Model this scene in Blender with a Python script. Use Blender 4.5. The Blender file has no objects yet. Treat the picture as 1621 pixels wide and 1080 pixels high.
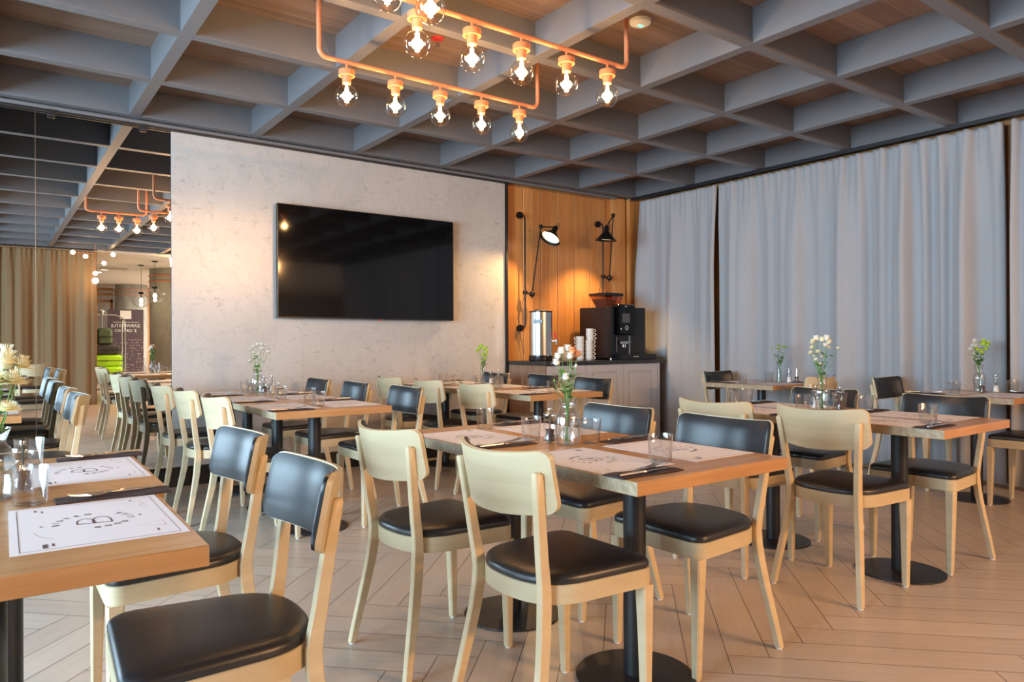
import bpy, bmesh, math, random
from mathutils import Vector, Matrix
random.seed(7)
PI = math.pi
sc = bpy.context.scene
COL = sc.collection

# ------------------------------------------------------------------ camera
CAM_H = 1.13
YAW, ROLL = 0.6325, -0.004
fw = Vector((math.sin(YAW), math.cos(YAW), 0)); rt = Vector((math.cos(YAW), -math.sin(YAW), 0)); up = Vector((0, 0, 1))
r2 = rt * math.cos(ROLL) + up * math.sin(ROLL); u2 = -rt * math.sin(ROLL) + up * math.cos(ROLL)
cd = bpy.data.cameras.new('camera'); cam = bpy.data.objects.new('camera', cd); COL.objects.link(cam)
cd.sensor_fit = 'HORIZONTAL'; cd.sensor_width = 36.0; cd.lens = 36.0 * 1135.11 / 1621
cd.shift_y = (541.9 - 540) / 1621; cd.clip_start = 0.02; cd.clip_end = 100
M3 = Matrix((r2, u2, -fw)).transposed()
cam.matrix_world = Matrix.Translation((0, 0, CAM_H)) @ M3.to_4x4()
sc.camera = cam

# ------------------------------------------------------------------ view, world
sc.view_settings.view_transform = 'Standard'; sc.view_settings.look = 'None'
sc.view_settings.gamma = 1; sc.view_settings.use_curve_mapping = False
sc.view_settings.exposure = 0.60
sc.cycles.max_bounces = 10; sc.cycles.diffuse_bounces = 5; sc.cycles.glossy_bounces = 5
sc.cycles.transparent_max_bounces = 32; sc.cycles.transmission_bounces = 8
sc.cycles.caustics_reflective = False; sc.cycles.caustics_refractive = False
sc.cycles.sample_clamp_indirect = 6.0
w = bpy.data.worlds.new('sky'); sc.world = w; w.use_nodes = True
bgn = w.node_tree.nodes['Background']; bgn.inputs[0].default_value = (0.72, 0.86, 1.0, 1); bgn.inputs[1].default_value = 1.6

def area(name, loc, target, sx, sy, energy, color, spread=PI):
    l = bpy.data.lights.new(name, 'AREA'); l.shape = 'RECTANGLE'; l.size = sx; l.size_y = sy
    l.energy = energy; l.color = color; l.spread = spread
    o = bpy.data.objects.new(name, l); COL.objects.link(o); o.location = loc
    o.rotation_euler = (Vector(target) - Vector(loc)).to_track_quat('-Z', 'Y').to_euler()
    return o
def point(name, loc, energy, color, r=0.03, parent=None):
    l = bpy.data.lights.new(name, 'POINT'); l.energy = energy; l.color = color; l.shadow_soft_size = r
    o = bpy.data.objects.new(name, l); COL.objects.link(o); o.location = loc
    if parent: o.parent = parent
    return o
# daylight through the windows of the left wall
for k, (y, e) in enumerate(((1.2, 340), (3.6, 310))):
    area('window_daylight', (-3.75, y, 1.55), (3.0, y + .2, 1.25), 2.2, 2.3, e, (0.56, 0.80, 1.0))
# warm downlights of the lobby, aimed into the dining room
for x, y, e in ((3.1, -3.3, 42), (3.7, -3.3, 33), (4.3, -3.3, 33), (4.9, -3.3, 33)):
    area('lobby_downlight', (x, y, 2.80), (x - .9, y + 3.0, .7), .28, .28, e, (1.0, 0.50, 0.19), spread=2.3)
for x, y, e in ((4.9, -6.5, 130), (5.4, -8.6, 130), (5.9, -10.8, 110)):  # unseen fill panels added to brighten the lobby
    area('lobby_fill_light', (x, y, 2.81), (x, y, 0), 1.2, 1.2, e, (1.0, 0.86, 0.70))

# ------------------------------------------------------------------ materials
def mat(name, color=(.5, .5, .5), rough=.5, metal=0, spec=.5, **kw):
    m = bpy.data.materials.new(name); m.use_nodes = True
    b = m.node_tree.nodes['Principled BSDF']
    b.inputs['Base Color'].default_value = (*color, 1); b.inputs['Roughness'].default_value = rough
    b.inputs['Metallic'].default_value = metal; b.inputs['Specular IOR Level'].default_value = spec
    for k, v in kw.items():
        b.inputs[k.replace('_', ' ')].default_value = v
    return m
def N(m, t, **kw):
    n = m.node_tree.nodes.new(t)
    for k, v in kw.items(): setattr(n, k, v)
    return n
def L(m, a, b): m.node_tree.links.new(a, b)
def coords(m, scale=(1, 1, 1), rot=(0, 0, 0), kind='Object'):
    tc = N(m, 'ShaderNodeTexCoord'); mp = N(m, 'ShaderNodeMapping')
    mp.inputs['Scale'].default_value = scale; mp.inputs['Rotation'].default_value = rot
    L(m, tc.outputs[kind], mp.inputs[0]); return mp.outputs[0]
def ramp(m, fac, stops):
    r = N(m, 'ShaderNodeValToRGB'); e = r.color_ramp.elements
    while len(e) < len(stops): e.new(.5)
    for i, (p, c) in enumerate(stops): e[i].position = p; e[i].color = (*c, 1)
    L(m, fac, r.inputs[0]); return r.outputs[0]
def noise(m, vec, scale=5, detail=4, rough=.5, dist=0):
    n = N(m, 'ShaderNodeTexNoise'); n.inputs['Scale'].default_value = scale; n.inputs['Detail'].default_value = detail
    n.inputs['Roughness'].default_value = rough; n.inputs['Distortion'].default_value = dist
    L(m, vec, n.inputs['Vector']); return n.outputs['Fac']
def BS(m): return m.node_tree.nodes['Principled BSDF']
def bump(m, h, strength=.2, dist=.002):
    b = N(m, 'ShaderNodeBump'); b.inputs['Strength'].default_value = strength; b.inputs['Distance'].default_value = dist
    L(m, h, b.inputs['Height']); L(m, b.outputs[0], BS(m).inputs['Normal'])
def math_(m, op, a, b=None, c=None):
    n = N(m, 'ShaderNodeMath', operation=op)
    for i, v in enumerate((a, b, c)):
        if v is None: continue
        if isinstance(v, (int, float)): n.inputs[i].default_value = v
        else: L(m, v, n.inputs[i])
    return n.outputs[0]
def mixc(m, f, a, b, blend='MIX'):
    n = N(m, 'ShaderNodeMix', data_type='RGBA', blend_type=blend)
    for i, v in ((0, f), (6, a), (7, b)):
        if isinstance(v, (int, float)): n.inputs[i].default_value = v
        elif isinstance(v, tuple): n.inputs[i].default_value = (*v, 1)
        else: L(m, v, n.inputs[i])
    return n.outputs[2]
def wood(name, c1, c2, grain=(3, 30, 30), rough=.45, scale=1.0, bumpy=.05, rot=(0, 0, 0)):
    m = mat(name, c1, rough)
    v = coords(m, grain, rot)
    f = noise(m, v, scale, 6, .6, .6)
    L(m, ramp(m, f, ((.25, c1), (.75, c2))), BS(m).inputs['Base Color'])
    if bumpy: bump(m, f, bumpy, .001)
    return m

beech = wood('beech', (.56, .44, .27), (.70, .58, .38), (2.5, 2.5, 14), .42)
beech_h = wood('beech_horizontal_grain', (.50, .405, .25), (.63, .53, .345), (5, 2.0, 22), .40)
oak = wood('oak_top', (.40, .20, .075), (.58, .33, .15), (2.2, 26, 26), .27, 1.0, .03)
def end_grain(m):
    gn = N(m, 'ShaderNodeTexCoord'); sx = N(m, 'ShaderNodeSeparateXYZ'); L(m, gn.outputs['Normal'], sx.inputs[0])
    f = math_(m, 'GREATER_THAN', math_(m, 'ABSOLUTE', sx.outputs[0]), .7)
    old = BS(m).inputs['Base Color'].links[0].from_socket
    v = coords(m, (1, 14, 14)); n_ = noise(m, v, 2.2, 5, .6, 1.5)
    L(m, mixc(m, f, old, ramp(m, n_, ((.3, (.33, .25, .15)), (.7, (.52, .43, .30))))), BS(m).inputs['Base Color'])
end_grain(oak)
leather = mat('black_leather', (.016, .017, .020), .36, 0, .55)
v_ = coords(leather, (1, 1, 1)); bump(leather, noise(leather, v_, 420, 3), .12, .0006)
blackm = mat('black_powder_coat', (.012, .013, .016), .42, 0, .5)
blackm2 = mat('black_satin_metal', (.02, .019, .018), .30, .6)
gloss_black = mat('gloss_black_screen', (.003, .003, .0035), .06, 0, .5)
dark_plastic = mat('dark_plastic', (.012, .012, .014), .25)
steel = mat('brushed_steel', (.62, .61, .60), .22, 1.0)
chrome = mat('chrome', (.8, .8, .8), .08, 1.0)
alu = mat('aluminium', (.55, .55, .56), .3, 1.0)
beam_paint = mat('grey_beam_paint', (.165, .162, .172), .42, 0, .45)
orange_pipe = mat('copper_orange_paint', (.72, .27, .13), .38, 0, .5)
white_paint = mat('white_ceiling_paint', (.80, .79, .76), .8)
wall_paint = mat('warm_grey_paint', (.50, .47, .43), .8)
plinth_m = mat('black_plinth', (.01, .01, .011), .35)
cab_grey = mat('grey_cabinet_lacquer', (.50, .50, .535), .38)
white_cer = mat('white_ceramic', (.82, .79, .74), .18)
cream_cer = mat('cream_ceramic', (.72, .55, .33), .3)
paper = mat('placemat_paper', (.80, .79, .84), .6)
ink = mat('brown_ink', (.10, .065, .07), .7)
napkin_m = mat('dark_brown_napkin', (.045, .028, .032), .8)
red_pl = mat('red_plastic', (.65, .03, .03), .35)
white_pl = mat('white_plastic', (.8, .8, .78), .35)
green_led = mat('green_led', (.1, .9, .4), .4, Emission_Color=(.15, 1, .45, 1), Emission_Strength=1.5)
stem_m = mat('flower_stem_green', (.12, .28, .06), .5)
leaf_m = mat('flower_leaf_green', (.10, .25, .04), .5)
pet_white = mat('white_petals', (.88, .87, .82), .55)
pet_cream = mat('cream_yellow_petals', (.90, .88, .64), .55)
pet_green = mat('lime_green_petals', (.50, .68, .07), .55)
pet_orange = mat('orange_petals', (.85, .42, .18), .55)
cen_m = mat('flower_centre_yellow', (.72, .62, .10), .6)
pepper_m = mat('peppercorns', (.07, .035, .03), .7)
salt_m = mat('salt', (.85, .85, .85), .6)
lime_m = mat('lime_suitcase', (.45, .78, .02), .35)
olive_m = mat('olive_bag_cloth', (.09, .12, .05), .8)
navy_m = mat('dark_blue_bag_cloth', (.03, .045, .08), .8)
brown_case = mat('dark_brown_case', (.05, .035, .028), .6)
blue_pl = mat('copper_orange_wood', (.62, .30, .12), .5)
granite = mat('black_granite', (.03, .03, .03), .25)
L(granite, ramp(granite, noise(granite, coords(granite), 260, 3), ((.45, (.012, .012, .012)), (.75, (.11, .11, .105)))), BS(granite).inputs['Base Color'])
leather_tag = mat('cable_black', (.01, .01, .01), .5)

def thin_glass(name, tint=(.993, .997, .995), ior=1.45, boost=1.0):
    m = bpy.data.materials.new(name); m.use_nodes = True; nt = m.node_tree
    for n in list(nt.nodes):
        if n.type != 'OUTPUT_MATERIAL': nt.nodes.remove(n)
    out = nt.nodes[0]; t = N(m, 'ShaderNodeBsdfTransparent'); g = N(m, 'ShaderNodeBsdfGlossy'); mx = N(m, 'ShaderNodeMixShader')
    lw = N(m, 'ShaderNodeLayerWeight'); lw.inputs[0].default_value = .25
    c = ramp(m, lw.outputs['Facing'], ((.55, tint), (1.0, tuple(v * .86 for v in tint))))
    L(m, c, t.inputs[0]); g.inputs['Roughness'].default_value = .015
    l2 = N(m, 'ShaderNodeLayerWeight'); l2.inputs[0].default_value = .5
    r0 = ((ior - 1) / (ior + 1)) ** 2
    fac = math_(m, 'ADD', math_(m, 'MULTIPLY', math_(m, 'POWER', l2.outputs['Facing'], 3.5), .8 * boost), r0 * 2.8)
    L(m, fac, mx.inputs[0]); L(m, t.outputs[0], mx.inputs[1]); L(m, g.outputs[0], mx.inputs[2]); L(m, mx.outputs[0], out.inputs[0])
    return m
glass = thin_glass('clear_glass')
amber_glass = thin_glass('bulb_glass', (1.0, .95, .86))
water_m = thin_glass('water', (.93, .96, .96), 1.2)
brown_glass = thin_glass('bean_hopper_glass', (.72, .52, .45), 1.45)

def emis(name, c, s):
    m = bpy.data.materials.new(name); m.use_nodes = True
    b = BS(m); b.inputs['Base Color'].default_value = (*c, 1); b.inputs['Emission Color'].default_value = (*c, 1); b.inputs['Emission Strength'].default_value = s
    return m
filament_m = emis('glowing_filament', (1.0, .62, .25), 60)
spot_m = emis('lit_ceiling_spot', (1.0, .93, .8), 6)
lampin_m = emis('lit_lamp_bulb', (1.0, .80, .5), 14)

mirror_m = mat('mirror_silver', (.90, .91, .90), .0, 1.0)

# floor: herringbone of pale planks with dark joints
floor_m = mat('herringbone_floor', (.6, .5, .42), .28, 0, .45)
def build_floor(m):
    tc = N(m, 'ShaderNodeTexCoord'); sx = N(m, 'ShaderNodeSeparateXYZ'); L(m, tc.outputs['Object'], sx.inputs[0])
    W = .1473; s = 1 / (W * math.sqrt(2))
    X, Y = sx.outputs[0], sx.outputs[1]
    U = math_(m, 'ADD', math_(m, 'MULTIPLY', math_(m, 'ADD', X, Y), s), -.12 + 120)
    V = math_(m, 'ADD', math_(m, 'MULTIPLY', math_(m, 'SUBTRACT', Y, X), s), -.5 + 120)
    i = math_(m, 'FLOOR', U); j = math_(m, 'FLOOR', V); fu = math_(m, 'FRACT', U); fv = math_(m, 'FRACT', V)
    mm = math_(m, 'MODULO', math_(m, 'ADD', math_(m, 'ADD', i, j), -2 + 0), 12)   # 240 = 0 mod 12
    isU = math_(m, 'LESS_THAN', mm, 5.5)
    g = .011
    ev = math_(m, 'MAXIMUM', math_(m, 'LESS_THAN', fv, g), math_(m, 'GREATER_THAN', fv, 1 - g))
    eu = math_(m, 'MAXIMUM', math_(m, 'LESS_THAN', fu, g), math_(m, 'GREATER_THAN', fu, 1 - g))
    def eq(a, b): return math_(m, 'COMPARE', a, b, .4)
    def mul(a, b): return math_(m, 'MULTIPLY', a, b)
    uStart = mul(eq(mm, 0), math_(m, 'LESS_THAN', fu, g)); uEnd = mul(eq(mm, 5), math_(m, 'GREATER_THAN', fu, 1 - g))
    vStart = mul(eq(mm, 6), math_(m, 'LESS_THAN', fv, g)); vEnd = mul(eq(mm, 11), math_(m, 'GREATER_THAN', fv, 1 - g))
    lu = math_(m, 'MAXIMUM', ev, math_(m, 'MAXIMUM', uStart, uEnd)); lv = math_(m, 'MAXIMUM', eu, math_(m, 'MAXIMUM', vStart, vEnd))
    line = math_(m, 'ADD', mul(isU, lu), mul(math_(m, 'SUBTRACT', 1, isU), lv))
    # plank id
    k = math_(m, 'MODULO', mm, 6)
    idu = math_(m, 'ADD', math_(m, 'SUBTRACT', i, k), math_(m, 'MULTIPLY', j, 7.31)); idv = math_(m, 'ADD', math_(m, 'SUBTRACT', j, k), math_(m, 'MULTIPLY', i, 3.17))
    pid = math_(m, 'ADD', mul(isU, idu), mul(math_(m, 'SUBTRACT', 1, isU), math_(m, 'ADD', idv, 91.7)))
    wn = N(m, 'ShaderNodeTexWhiteNoise', noise_dimensions='1D'); L(m, pid, wn.inputs['W'])
    rnd = wn.outputs[0]
    # grain along plank
    gu = N(m, 'ShaderNodeCombineXYZ'); L(m, math_(m, 'MULTIPLY', U, .25), gu.inputs[0]); L(m, math_(m, 'MULTIPLY', V, 3.2), gu.inputs[1]); L(m, math_(m, 'MULTIPLY', rnd, 20), gu.inputs[2])
    gv = N(m, 'ShaderNodeCombineXYZ'); L(m, math_(m, 'MULTIPLY', V, .25), gv.inputs[0]); L(m, math_(m, 'MULTIPLY', U, 3.2), gv.inputs[1]); L(m, math_(m, 'MULTIPLY', rnd, 20), gv.inputs[2])
    nu = noise(m, gu.outputs[0], 2.2, 4, .5, .15); nv = noise(m, gv.outputs[0], 2.2, 4, .5, .15)
    gr = math_(m, 'ADD', mul(isU, nu), mul(math_(m, 'SUBTRACT', 1, isU), nv))
    f = math_(m, 'ADD', math_(m, 'MULTIPLY', gr, .7), math_(m, 'MULTIPLY', rnd, .3))
    c = ramp(m, f, ((.2, (.49, .40, .33)), (.5, (.54, .45, .375)), (.8, (.59, .50, .42))))
    c = mixc(m, line, c, (.09, .07, .06))
    L(m, c, BS(m).inputs['Base Color'])
    BS(m).inputs['Roughness'].default_value = .30
    bump(m, math_(m, 'SUBTRACT', 1, line), .4, .002)
build_floor(floor_m)

# ceiling wood: planks along X
ceil_wood = mat('ceiling_wood', (.3, .2, .15), .5)
def planks(m, width, axis, c1, c2, gscale, c_line=(.05, .03, .02), lw=.02, tone=.35):
    tc = N(m, 'ShaderNodeTexCoord'); sx = N(m, 'ShaderNodeSeparateXYZ'); L(m, tc.outputs['Object'], sx.inputs[0])
    a = math_(m, 'MULTIPLY', sx.outputs[axis], 1 / width); fl = math_(m, 'FLOOR', a); fr = math_(m, 'FRACT', a)
    wn = N(m, 'ShaderNodeTexWhiteNoise', noise_dimensions='1D'); L(m, fl, wn.inputs['W'])
    mp = N(m, 'ShaderNodeMapping'); mp.inputs['Scale'].default_value = gscale; L(m, tc.outputs['Object'], mp.inputs[0])
    cmb = N(m, 'ShaderNodeVectorMath', operation='ADD'); L(m, mp.outputs[0], cmb.inputs[0]); L(m, wn.outputs['Color'], cmb.inputs[1])
    n = noise(m, cmb.outputs[0], 1.0, 7, .62, .8)
    f = math_(m, 'ADD', math_(m, 'MULTIPLY', n, 1 - tone), math_(m, 'MULTIPLY', wn.outputs[0], tone))
    c = ramp(m, f, ((.25, c1), (.75, c2)))
    line = math_(m, 'LESS_THAN', fr, lw)
    L(m, mixc(m, line, c, c_line), BS(m).inputs['Base Color'])
planks(ceil_wood, .145, 1, (.16, .10, .072), (.40, .27, .195), (1.6, 26, 26), lw=.012)
wall_wood = mat('wall_wood', (.5, .22, .06), .38)
planks(wall_wood, .24, 0, (.44, .17, .045), (.74, .36, .115), (18, 18, 1.0), lw=0, tone=.3)
side_wood = wood('walnut_veneer', (.22, .12, .075), (.40, .25, .17), (40, 40, 1.2), .45)
frame_wood = wood('orange_wood_trim', (.45, .20, .07), (.62, .32, .13), (8, 8, 2), .5)

marble = mat('pale_marble', (.6, .58, .56), .22, 0, .5)
def build_marble(m):
    v = coords(m)
    a = noise(m, v, 1.2, 6, .6, .8)
    base = ramp(m, a, ((.3, (.50, .475, .455)), (.7, (.585, .56, .54))))
    v2 = coords(m, (1.0, 1, 2.0), (0, .7, 0))
    b = noise(m, v2, 9, 8, .75, 1.2)
    c = mixc(m, ramp(m, b, ((.57, (0, 0, 0)), (.68, (1, 1, 1)))), base, (.34, .325, .315))
    # thin veins
    n = noise(m, coords(m, (1.6, 1, .8), (0, -.7, 0)), 1.4, 9, .7, 1.5)
    d = math_(m, 'ABSOLUTE', math_(m, 'SUBTRACT', n, .5))
    vein = math_(m, 'MULTIPLY', math_(m, 'LESS_THAN', d, .005), .5)
    c = mixc(m, vein, c, (.36, .345, .33))
    sx = N(m, 'ShaderNodeSeparateXYZ'); tc = N(m, 'ShaderNodeTexCoord'); L(m, tc.outputs['Object'], sx.inputs[0])
    fx = math_(m, 'FRACT', math_(m, 'MULTIPLY', math_(m, 'ADD', sx.outputs[0], -2.22 + 24 * 1.28), 1 / 1.28))
    seam = math_(m, 'LESS_THAN', fx, .0022)
    c = mixc(m, math_(m, 'MULTIPLY', seam, .5), c, (.3, .28, .27))
    L(m, c, BS(m).inputs['Base Color'])
build_marble(marble)
concrete = mat('bare_concrete', (.33, .34, .32), .75)
L(concrete, ramp(concrete, noise(concrete, coords(concrete, (1, 1, .5)), 3, 7, .65, .4), ((.3, (.24, .26, .25)), (.7, (.44, .45, .42)))), BS(concrete).inputs['Base Color'])

fabric = mat('grey_curtain_fabric', (.45, .43, .43), .9, 0, .1)
fabric_n = noise(fabric, coords(fabric, (1, 1, 1)), 500, 2)
L(fabric, ramp(fabric, fabric_n, ((.3, (.37, .37, .385)), (.7, (.46, .46, .475)))), BS(fabric).inputs['Base Color'])
BS(fabric).inputs['Sheen Weight'].default_value = .2
fabric_warm_tint = mat('curtain_fabric_warm_light_tint', (.30, .19, .10), .9, 0, .1)  # curtain fabric with dim warm light painted into its brown tone
tape_m = mat('white_hook_tape', (.75, .75, .75), .6)
banner_m = mat('banner_print', (.08, .05, .06), .6)
def build_banner(m):
    v = coords(m, (30, 1, 14)); vo = N(m, 'ShaderNodeTexVoronoi'); vo.inputs['Scale'].default_value = 1.0; vo.inputs['Randomness'].default_value = .4; L(m, v, vo.inputs['Vector'])
    sx = N(m, 'ShaderNodeSeparateXYZ'); tc = N(m, 'ShaderNodeTexCoord'); L(m, tc.outputs['Object'], sx.inputs[0])
    low = math_(m, 'LESS_THAN', sx.outputs[2], 1.28)
    dots = math_(m, 'MULTIPLY', math_(m, 'LESS_THAN', vo.outputs[0], .22), low)
    L(m, mixc(m, dots, (.075, .045, .06), (.55, .40, .42)), BS(m).inputs['Base Color'])
build_banner(banner_m)

# ------------------------------------------------------------------ mesh helpers
class MB:
    def __init__(s): s.bm = bmesh.new()
    def quadgrid(s, rows, closed_u=False, closed_v=False):
        """rows: list of lists of points; joins neighbouring rows"""
        vs = [[s.bm.verts.new(p) for p in r] for r in rows]
        nr, nc = len(vs), len(vs[0])
        for a in range(nr if closed_v else nr - 1):
            for b in range(nc if closed_u else nc - 1):
                q = [vs[a][b], vs[a][(b + 1) % nc], vs[(a + 1) % nr][(b + 1) % nc], vs[(a + 1) % nr][b]]
                try: s.bm.faces.new(q)
                except ValueError: pass
        return vs
    def cap(s, vs, flip=False):
        try: s.bm.faces.new(vs[::-1] if flip else vs)
        except ValueError: pass
    def box(s, x0, x1, y0, y1, z0, z1, b=0.0):
        if b <= 0:
            pts = [(x, y, z) for z in (z0, z1) for x, y in ((x0, y0), (x1, y0), (x1, y1), (x0, y1))]
            v = [s.bm.verts.new(p) for p in pts]
            for f in ((0, 3, 2, 1), (4, 5, 6, 7), (0, 1, 5, 4), (1, 2, 6, 5), (2, 3, 7, 6), (3, 0, 4, 7)): s.bm.faces.new([v[i] for i in f])
            return s
        def ring(d, z): return [(x0 + b + d[0] * 0, y0, z)]
        def oct_(i, z):
            e = b
            X0, X1, Y0, Y1 = x0 + i, x1 - i, y0 + i, y1 - i
            c = max(b - i, 0) * .6 + b * .4
            return [(X0 + c, Y0, z), (X1 - c, Y0, z), (X1, Y0 + c, z), (X1, Y1 - c, z), (X1 - c, Y1, z), (X0 + c, Y1, z), (X0, Y1 - c, z), (X0, Y0 + c, z)]
        vs = s.quadgrid([oct_(b, z0), oct_(0, z0 + b), oct_(0, z1 - b), oct_(b, z1)], closed_u=True)
        s.cap(vs[0], True); s.cap(vs[-1]); return s
    def lathe(s, prof, cx=0, cy=0, n=24, axis=None, cap0=True, cap1=True):
        """prof: (radius, z) list"""
        rows = []
        for r, z in prof:
            rows.append([(cx + r * math.cos(2 * PI * k / n), cy + r * math.sin(2 * PI * k / n), z) for k in range(n)])
        vs = s.quadgrid(rows, closed_u=True)
        if cap0: s.cap(vs[0], True)
        if cap1: s.cap(vs[-1])
        return s
    def tube(s, pts, r, n=10, caps=True):
        pts = [Vector(p) for p in pts]; rr = r if isinstance(r, (list, tuple)) else [r] * len(pts)
        rows = []; prev = None
        for i, p in enumerate(pts):
            t = (pts[min(i + 1, len(pts) - 1)] - pts[max(i - 1, 0)]).normalized()
            if prev is None:
                a = Vector((0, 0, 1)) if abs(t.z) < .9 else Vector((1, 0, 0))
                u = t.cross(a).normalized()
            else: u = (prev - t * prev.dot(t)).normalized()
            prev = u; v = t.cross(u)
            rows.append([p + (u * math.cos(2 * PI * k / n) + v * math.sin(2 * PI * k / n)) * rr[i] for k in range(n)])
        vs = s.quadgrid(rows, closed_u=True)
        if caps: s.cap(vs[0], True); s.cap(vs[-1])
        return s
    def sweep_rect(s, pts, wx, wy, ch=.004):
        """bars standing mostly along z: section in x (wx) and y (wy), chamfered"""
        rows = []
        for i, p in enumerate(pts):
            a = (wx[i] if isinstance(wx, (list, tuple)) else wx) / 2; b = (wy[i] if isinstance(wy, (list, tuple)) else wy) / 2; c = ch
            x, y, z = p
            rows.append([(x - a + c, y - b, z), (x + a - c, y - b, z), (x + a, y - b + c, z), (x + a, y + b - c, z), (x + a - c, y + b, z), (x - a + c, y + b, z), (x - a, y + b - c, z), (x - a, y - b + c, z)])
        vs = s.quadgrid(rows, closed_u=True); s.cap(vs[0], True); s.cap(vs[-1]); return s
    def sphere(s, c, r, n=12, m=8, sq=(1, 1, 1)):
        c = Vector(c); rows = []
        for i in range(1, m):
            th = PI * i / m
            rows.append([c + Vector((r * sq[0] * math.sin(th) * math.cos(2 * PI * k / n), r * sq[1] * math.sin(th) * math.sin(2 * PI * k / n), -r * sq[2] * math.cos(th))) for k in range(n)])
        vs = s.quadgrid(rows, closed_u=True)
        b = s.bm.verts.new(c - Vector((0, 0, r * sq[2]))); t = s.bm.verts.new(c + Vector((0, 0, r * sq[2])))
        for k in range(n):
            s.bm.faces.new([b, vs[0][(k + 1) % n], vs[0][k]]); s.bm.faces.new([t, vs[-1][k], vs[-1][(k + 1) % n]])
        return s
    def disc(s, c, r, normal=(0, 0, 1), n=24):
        q = Vector(normal).to_track_quat('Z', 'Y'); c = Vector(c)
        s.cap([s.bm.verts.new(c + q @ Vector((r * math.cos(2 * PI * k / n), r * math.sin(2 * PI * k / n), 0))) for k in range(n)]); return s
    def xf(s, m):
        bmesh.ops.transform(s.bm, matrix=m, verts=s.bm.verts); return s
    def mesh(s, name, angle=38, smooth=True):
        bm = s.bm
        bmesh.ops.recalc_face_normals(bm, faces=bm.faces)
        for f in bm.faces: f.smooth = smooth
        if smooth:
            for e in bm.edges:
                if len(e.link_faces) == 2 and e.calc_face_angle(0) > math.radians(angle): e.smooth = False
        me = bpy.data.meshes.new(name); bm.to_mesh(me); bm.free(); return me
    def build(s, name, m, parent=None, loc=None, **kw):
        me = s.mesh(name, **kw); me.materials.append(m)
        o = bpy.data.objects.new(name, me); COL.objects.link(o)
        if parent: o.parent = parent
        if loc: o.location = loc
        return o
def tag(o, label=None, cat=None, group=None, kind=None):
    if label: o['label'] = label
    if cat: o['category'] = cat
    if group: o['group'] = group
    if kind: o['kind'] = kind
    return o
def empty(name, loc=(0, 0, 0), rz=0, label=None, cat=None, group=None):
    o = bpy.data.objects.new(name, None); COL.objects.link(o); o.location = loc; o.rotation_euler = (0, 0, rz); o.empty_display_size = .05
    return tag(o, label, cat, group)
KIDS = {}
def copy_tree(o, parent=None):
    c = o.copy(); COL.objects.link(c)
    if parent: c.parent = parent
    for ch in o.children: copy_tree(ch, c)
    return c
class Proto:
    """first use moves the original, later uses copy it with its parts"""
    def __init__(s, root): s.root = root; s.used = False
    def put(s, loc, rz=0, label=None, cat=None, group=None, scale=None):
        o = s.root if not s.used else copy_tree(s.root); s.used = True
        o.location = loc; o.rotation_euler = (0, 0, rz)
        if scale: o.scale = scale
        if label: o['label'] = label
        if cat: o['category'] = cat
        if group: o['group'] = group
        return o
def struct(name, mb, m, loc=None, **kw):
    return tag(mb.build(name, m, None, loc, **kw), kind='structure')
def rot(axis, a): return Matrix.Rotation(a, 4, axis)
def tr(*p): return Matrix.Translation(p)

# ------------------------------------------------------------------ the room
HC = 1.713; BZ = CAM_H + HC; TZ = 3.05; BW = .076
X0, DX = .5051 * HC, .5229 * HC; Y0, DY = 2.4819 * HC, .5118 * HC
WALLY = 6.12; XR = 6.40
struct('floor', MB().box(-3.6, 11, -13.2, 6.4, -.05, 0), floor_m)
struct('ceiling', MB().box(-3.6, 6.6, -2.85, 6.4, TZ, TZ + .1), ceil_wood)
n = 0
for u in range(-4, 7):
    n += 1; x = X0 + u * DX
    struct('trim_%d' % n, MB().box(x, x + BW, -2.85, 6.16, BZ, TZ, .0012), beam_paint)
for v in range(-8, 3):
    n += 1; y = Y0 + v * DY
    struct('trim_%d' % n, MB().box(-3.5, 6.31, y, y + BW, BZ + .0006, TZ, .0012), beam_paint)
# lobby shell behind the camera
struct('ceiling_lobby', MB().box(-3.6, 11, -13.2, -2.85, 2.842, 3.1), white_paint)
struct('wall_rear', MB().box(-3.6, 11, -13.3, -13.15, 0, 2.85), wall_paint)
struct('wall_lobby_right', MB().box(10.8, 11, -13.2, -2.6, 0, 2.85), wall_paint)
struct('wall_right', MB().box(XR, XR + .15, -2.9, 6.4, 0, 3.1), frame_wood)
struct('wall_back', MB().box(-3.6, 6.6, 6.22, 6.4, 0, 3.1), wall_paint)
struct('wall_marble', MB().box(1.175, 4.40, WALLY, 6.22, .155, 2.797, .002), marble)
struct('trim_50', MB().box(4.402, 4.425, 6.10, 6.22, .155, 2.83), plinth_m)
struct('baseboard_back', MB().box(-3.5, 4.40, 6.125, 6.21, 0, .155), plinth_m)
# wood wall: boards with real grooves
wb = MB(); xs = [4.43 + .2425 * k for k in range(7)]
for a, b in zip(xs[:-1], xs[1:]): wb.box(a + .003, b - .003, 6.165, 6.20, 0, 2.80, .004)
wb.box(4.43, 6.4, 6.19, 6.22, 0, 2.83)
struct('wall_wood', wb, wall_wood)
struct('trim_51', MB().box(5.99, 6.185, 6.13, 6.19, 0, 2.84, .004), wall_wood)
struct('trim_52', MB().box(6.215, 6.40, 6.10, 6.19, 0, 2.84, .004), wall_wood)
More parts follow.
